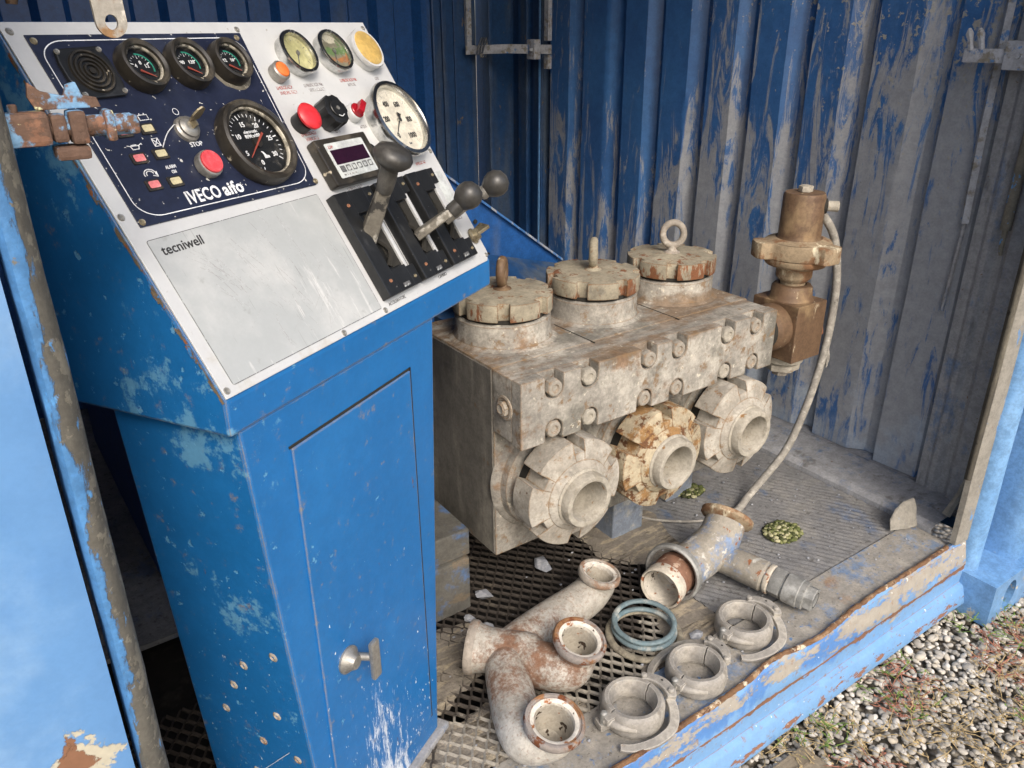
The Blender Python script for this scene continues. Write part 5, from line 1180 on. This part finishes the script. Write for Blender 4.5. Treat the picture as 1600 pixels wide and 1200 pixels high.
for q, nn_, rr, mt, lab in ((F1, n1, .0475, 'flange_grey', 'grey flange of the far branch'), (F2, n2, .0530, 'pipe_flange', 'orange rusted flange of the middle branch'), (F3, n3, .0545, 'pipe_flange', 'rust ringed flange of the near branch'), (F4, (F4-J).normalized(), .0545, 'flange_grey', 'flange turned away to the left')):
    m = MB(); m.lathe([(rr*.76, -.020), (rr*.80, -.015), (rr*.97, -.008), (rr, -.004), (rr, .004), (rr*.96, .0075), (rr*.88, .008), (rr*.86, .0055), (rr*.80, .0055)], 48, toward(q, nn_), wob=.01)
    fl = obj('flange', m, mt, mn, label=lab)
    mt2 = toward(q, nn_); m = MB(); m.lathe([(rr*.80, .0055), (rr*.74, .0048), (rr*.67, .002), (rr*.655, -.010), (rr*.66, -.045), (rr*.5, -.062), (0, -.070)], 44)
    obj('bore', m, 'bore', fl, mt2)

# ------------------------------------------------------------------ tee piece
te = thing('branch_pipe', 'blue and grey branch pipe with hex fittings and loose ring on its mouth', 'pipe')
Nn = Vector((1.094, .998, .050)); ax = Vector((1.16, 1.012, .052))
Fr = Vector((1.348, 1.036, .121)); nf = Vector((.72, .30, .62)).normalized()
A0 = Vector((1.175, 1.014, .055)); A1 = Vector((1.25, 1.02, .062)); A2 = Vector((1.30, 1.02, .082)); A3 = Fr-nf*.020
m = MB(); m.sweep([A0, A1, A2, A3, Fr-nf*.006], [.050, .0505, .0505, .048, .046], 36, samples=7, caps=False); obj('pipe_body', m, 'tee', te)
m = MB(); m.lathe([(.046, -.014), (.060, -.007), (.0630, -.004), (.0630, .006), (.059, .0085), (.049, .0085), (.046, .004), (.0445, -.03), (.03, -.05), (0, -.052)], 48, toward(Fr, nf), wob=.008); obj('end_flange', m, 'wing', te, label='rust edged end flange')
dN = (Nn-A0).normalized()
dN = (Vector((-.955, -.29, .0))).normalized()
S0 = Nn-dN*.075
m = MB(); m.lathe([(.0485, .0), (.0475, .010), (.0490, .014), (.0475, .018), (.0475, .060)], 44, toward(S0-dN*.01, dN)); obj('rusty_sleeve', m, 'rust_pipe', te)
m = MB(); m.lathe([(.0485, -.034), (.0500, -.030), (.0500, -.004), (.0480, .0), (.0455, -.001), (.0440, -.006), (.0435, -.060), (.03, -.085), (0, -.088)], 48, toward(Nn, dN), wob=.008); obj('pale_sleeve', m, 'white_rust', te, label='whitish sleeve with rust at its open mouth')
m = MB(); m.lathe([(.0425, -.004), (.0420, -.075), (0, -.082)], 40, toward(Nn, dN)); obj('mouth_lining', m, 'bore', te)
m = MB(); C0 = S0+dN*.012; m.lathe([(.0600, -.013), (.0650, -.012), (.0690, -.004), (.0680, .007), (.0640, .011), (.0590, .008), (.0575, -.004)], 52, toward(C0+Vector((0, 0, .010)), (dN+Vector((0, 0, .10))).normalized()), closed=True, wob=.006); obj('loose_ring', m, 'galv', te)
B0 = Vector((1.300, .985, .052)); dB = Vector((.26, -.965, -.055)).normalized()
m = MB(); m.lathe([(.034, -.03), (.033, .0), (.0325, .028), (.0335, .030), (.0335, .092), (.0300, .096), (.0275, .098), (.0275, .112)], 36, toward(B0, dB) @ Matrix.Diagonal((1.08, 1.08, 1, 1))); obj('branch_tube', m, 'tee', te)
m = MB(); m.lathe([(.0285, .100), (.0305, .103), (.0305, .110), (.028, .113)], 30, toward(B0, dB) @ Matrix.Diagonal((1.15, 1.15, 1, 1))); obj('branch_collar', m, 'white_rust', te)
m = MB(); q = toward(B0, dB) @ Matrix.Diagonal((1.15, 1.15, 1, 1)); m.prism(ngon(6, .0305, .2), .113, .140, q, bev=.002); m.cyl(.0245, .139, .146, 28, q); obj('hex_fitting', m, 'galv', te)
m = MB(); m.lathe([(.026, .144), (.0295, .146), (.0295, .178), (.0275, .180), (.0280, .183), (.0280, .191), (.025, .193), (.019, .193)], 36, q); obj('coupling_sleeve', m, 'galv', te)
m = MB(); m.prism(ngon(6, .0250, .5), .191, .213, q, bev=.002); obj('end_hex', m, 'galv', te); m = MB(); m.lathe([(.016, .2135), (.014, .2132), (.0135, .20), (0, .198)], 24, q); obj('end_bore', m, 'black_gap', te)

# ------------------------------------------------------------------ quick clamps
def clamp(cx, cy, rot, lab, mirror=1, stamped=False):
    c = thing('pipe_clamp', lab, 'clamp', T((cx, cy, .0035)) @ RZ(rot), 'pipe clamps lying on the deck')
    sec = [(.0430, .001), (.0425, .006), (.0385, .010), (.0385, .030), (.0425, .036), (.0430, .041), (.0450, .0440), (.0520, .0445), (.0565, .041), (.0590, .034), (.0595, .010), (.0575, .003), (.0540, .0005)]
    sec = [(r_*1.02, z) for r_, z in sec]
    for a0, a1 in ((R(16), R(186)), (R(190), R(372))):
        m = MB(); m.lathe(sec, 40, None, a0=a0, a1=a1, closed=True, wob=.012); obj('clamp_half', m, 'clamp', c)
    m = MB(); 
    m.box((-.074, -.016, .024), (-.052, .010, .041), RZ(R(4)), bev=.005); m.box((-.078, -.014, .004), (-.052, .012, .020), RZ(R(-3)), bev=.005)
    m.sweep([(-.068, -.006, .030), (-.052, -.030, .026), (-.028, -.050, .022)], [.009, .008, .006], 10, samples=4)
    obj('hinge_lug', m, 'clamp', c)
    m = MB(); m.lathe([(0, .0475), (.004, .047), (.0068, .044), (.0068, .004)], 18, T((-.069, -.003, 0))); obj('hinge_pin', m, 'galv', c)
    # link plate and lever bowed round the outside
    sgn = mirror
    def pp(a, r_, z): a = R(a*sgn); return (r_*math.cos(a), r_*math.sin(a), z)
    flat = [(-1, -.42), (-.85, -.6), (.85, -.6), (1, -.42), (1, .42), (.85, .6), (-.85, .6), (-1, .42)]
    m = MB(); m.sweep([pp(36, .060, .040), pp(22, .066, .042), pp(2, .072, .042), pp(-16, .075, .040), pp(-26, .074, .038)], [.007, .0085, .0105, .0105, .008], samples=4, sect=flat); obj('link_plate', m, 'clamp', c)
    for a, rr in ((33, .061), (-18, .075), (4, .0725)):
        m = MB(); x, y, z = pp(a, rr, 0); m.lathe([(0, .0515), (.0042, .0512), (.0062, .049), (.0062, .034)], 18, T((x, y, 0))) if a != 4 else m.lathe([(0, .0486), (.0024, .0486)], 12, T((x, y, 0)))
        obj('rivet' if a != 4 else 'pin_hole', m, 'clamp' if a != 4 else 'black_gap', c)
    m = MB(); m.sweep([pp(-22, .072, .030), pp(-40, .077, .022), pp(-62, .081, .014), pp(-86, .079, .010), pp(-106, .080, .008), pp(-126, .086, .008), pp(-140, .090, .009)], [.0085, .009, .009, .0085, .008, .0075, .006], samples=5, sect=flat); obj('lever_arm', m, 'clamp', c)
    if stamped:
        for k, ch in enumerate(('S', 'K', 'O')):
            a = R(-52+k*15); me_o = text(ch, .014, 'clamp', c, basis((.0612*math.cos(a-.1), .0612*math.sin(a-.1), .015), (-math.sin(a), math.cos(a), 0), (0, 0, 1), (math.cos(a), math.sin(a), 0)), ext=.0012, bold=.0004, name='raised_letter')
    return c
clamp(.831, .801, R(-6), 'clay grey clamp nearest the viewer, beside the rust ringed pipe mouth')
clamp(.997, .796, R(4), 'clay grey clamp between two others, lever folded behind it', mirror=-1, stamped=True)
clamp(1.181, .831, R(-2), 'clay grey clamp farthest right, below the hex fittings')
# ------------------------------------------------------------------ sealing rings
def ring(name, cx, cy, z, R0, r0, mat, lab, tilt=0, az=0, fl=.8):
    m = MB(); s = [(R0+r0*math.cos(a), fl*r0*math.sin(a)) for a in [2*math.pi*i/14 for i in range(14)]]
    m.lathe(s, 64, T((cx, cy, z)) @ RZ(az) @ RY(tilt), closed=True, wob=.01); return obj(name, m, mat, label=lab, cat='ring')
ring('rubber_ring', 1.001, .946, .0065, .0755, .0085, 'ring_clay', 'muddy wide rubber ring lying flat under two teal rings', fl=.7)
ring('rubber_ring', 1.003, .950, .0200, .0640, .0062, 'ring_blue', 'lower of two dusty teal rubber rings', R(1.5), .5)
ring('rubber_ring', 1.005, .953, .0350, .0635, .0060, 'ring_blue', 'upper of two dusty teal rubber rings, slightly tilted', R(-3), .9)
# ------------------------------------------------------------------ loose stones
r = random.Random(12)
def stone(x, y, z, s, lab, seed):
    o_ = Vector((seed, seed*2, 1)); m = MB(); bm = bmesh.new()
    for v in [Vector((r.gauss(0, 1), r.gauss(0, 1), r.gauss(0, 1))).normalized() for _ in range(16)]: bm.verts.new(Vector((v.x*s*1.15, v.y*s*.85, v.z*s*.55)))
    bmesh.ops.convex_hull(bm, input=bm.verts[:]); 
    for v in [v for v in bm.verts if not v.link_faces]: bm.verts.remove(v)
    m.bm(bm, T((x, y, z+s*.4)) @ RZ(seed)); return obj('stone', m, 'stone', label=lab, cat='stone')
stone(.968, 1.262, .003, .026, 'largest grey stone on the grating, right of the pump block corner', 1.3)
stone(.792, 1.252, .003, .021, 'grey stone on the grating just left below the pump block corner', 2.1)
stone(.735, 1.150, .003, .019, 'rounded grey stone on the grating, lowest of the four', 4.4)
stone(.722, 1.205, .003, .014, 'small flat stone on the grating beside the plinth', 5.2)
stone(1.090, .880, .003, .016, 'small stone lying on dried mud behind the middle clamp', 3.3)
m = MB(); r = random.Random(31)
for _ in range(170):
    x = r.uniform(.5, 1.85); y = r.uniform(.75, 1.3); s = r.uniform(.0015, .004)
    if .86 < y and x < 1.18 and r.random() < .6: continue
    m.add([v*s*(1+.3*mnoise.noise(v*2+Vector((x*50, 0, 0)))) for v in ic1_v], ic1_f, T((x, y, .002)) @ Matrix.Diagonal((1.2, .9, .6, 1)), False)
obj('grit', m, 'stone', kind='stuff', label='grit scattered over the deck')
# mossy pebbles showing through two holes in the deck
def moss(cx, cy, ra, rb, n, seed, lab):
    rn = random.Random(seed); m = MB(); at = []
    P = [(ra*(1+.12*mnoise.noise(Vector((math.cos(a)*2, math.sin(a)*2, seed))))*math.cos(a), rb*(1+.12*mnoise.noise(Vector((math.cos(a)*2, math.sin(a)*2, seed))))*math.sin(a)) for a in [2*math.pi*i/40 for i in range(40)]]
    pts = []
    for _ in range(n):
        a = rn.uniform(0, 6.283); q = math.sqrt(rn.random())*.93; pts.append((cx+ra*q*math.cos(a), cy+rb*q*math.sin(a), .010*(1-q*q)+rn.uniform(-.001, .004), rn.uniform(.0045, .0085)))
    m.disc(1, 0, 24, T((cx, cy, .0035)) @ Matrix.Diagonal((ra, rb, 1, 1))); at += [.0]*24
    pebbles(m, at, pts, rn, ic1_v, ic1_f); obj('mossy_gravel', m, 'moss', kind='stuff', attr=at, label=lab, autosmooth=False)
moss(1.560, 1.022, .056, .046, 210, 3, 'patch of mossy green pebbles showing in the ribbed deck')
moss(1.515, 1.300, .045, .034, 120, 8, 'smaller mossy patch behind the middle union nut')
# cobweb threads beside the console
m = MB()
for a, b in (((.13, .97, .14), (.21, .86, .26)), ((.14, .93, .10), (.20, .85, .17)), ((.16, .92, .18), (.17, .90, .10))): m.sweep([a, ((a[0]+b[0])/2, (a[1]+b[1])/2, (a[2]+b[2])/2-.008), b], .0004, 4, samples=4)
obj('cobweb', m, 'white_print', kind='stuff', label='thin cobweb threads beside the console foot')
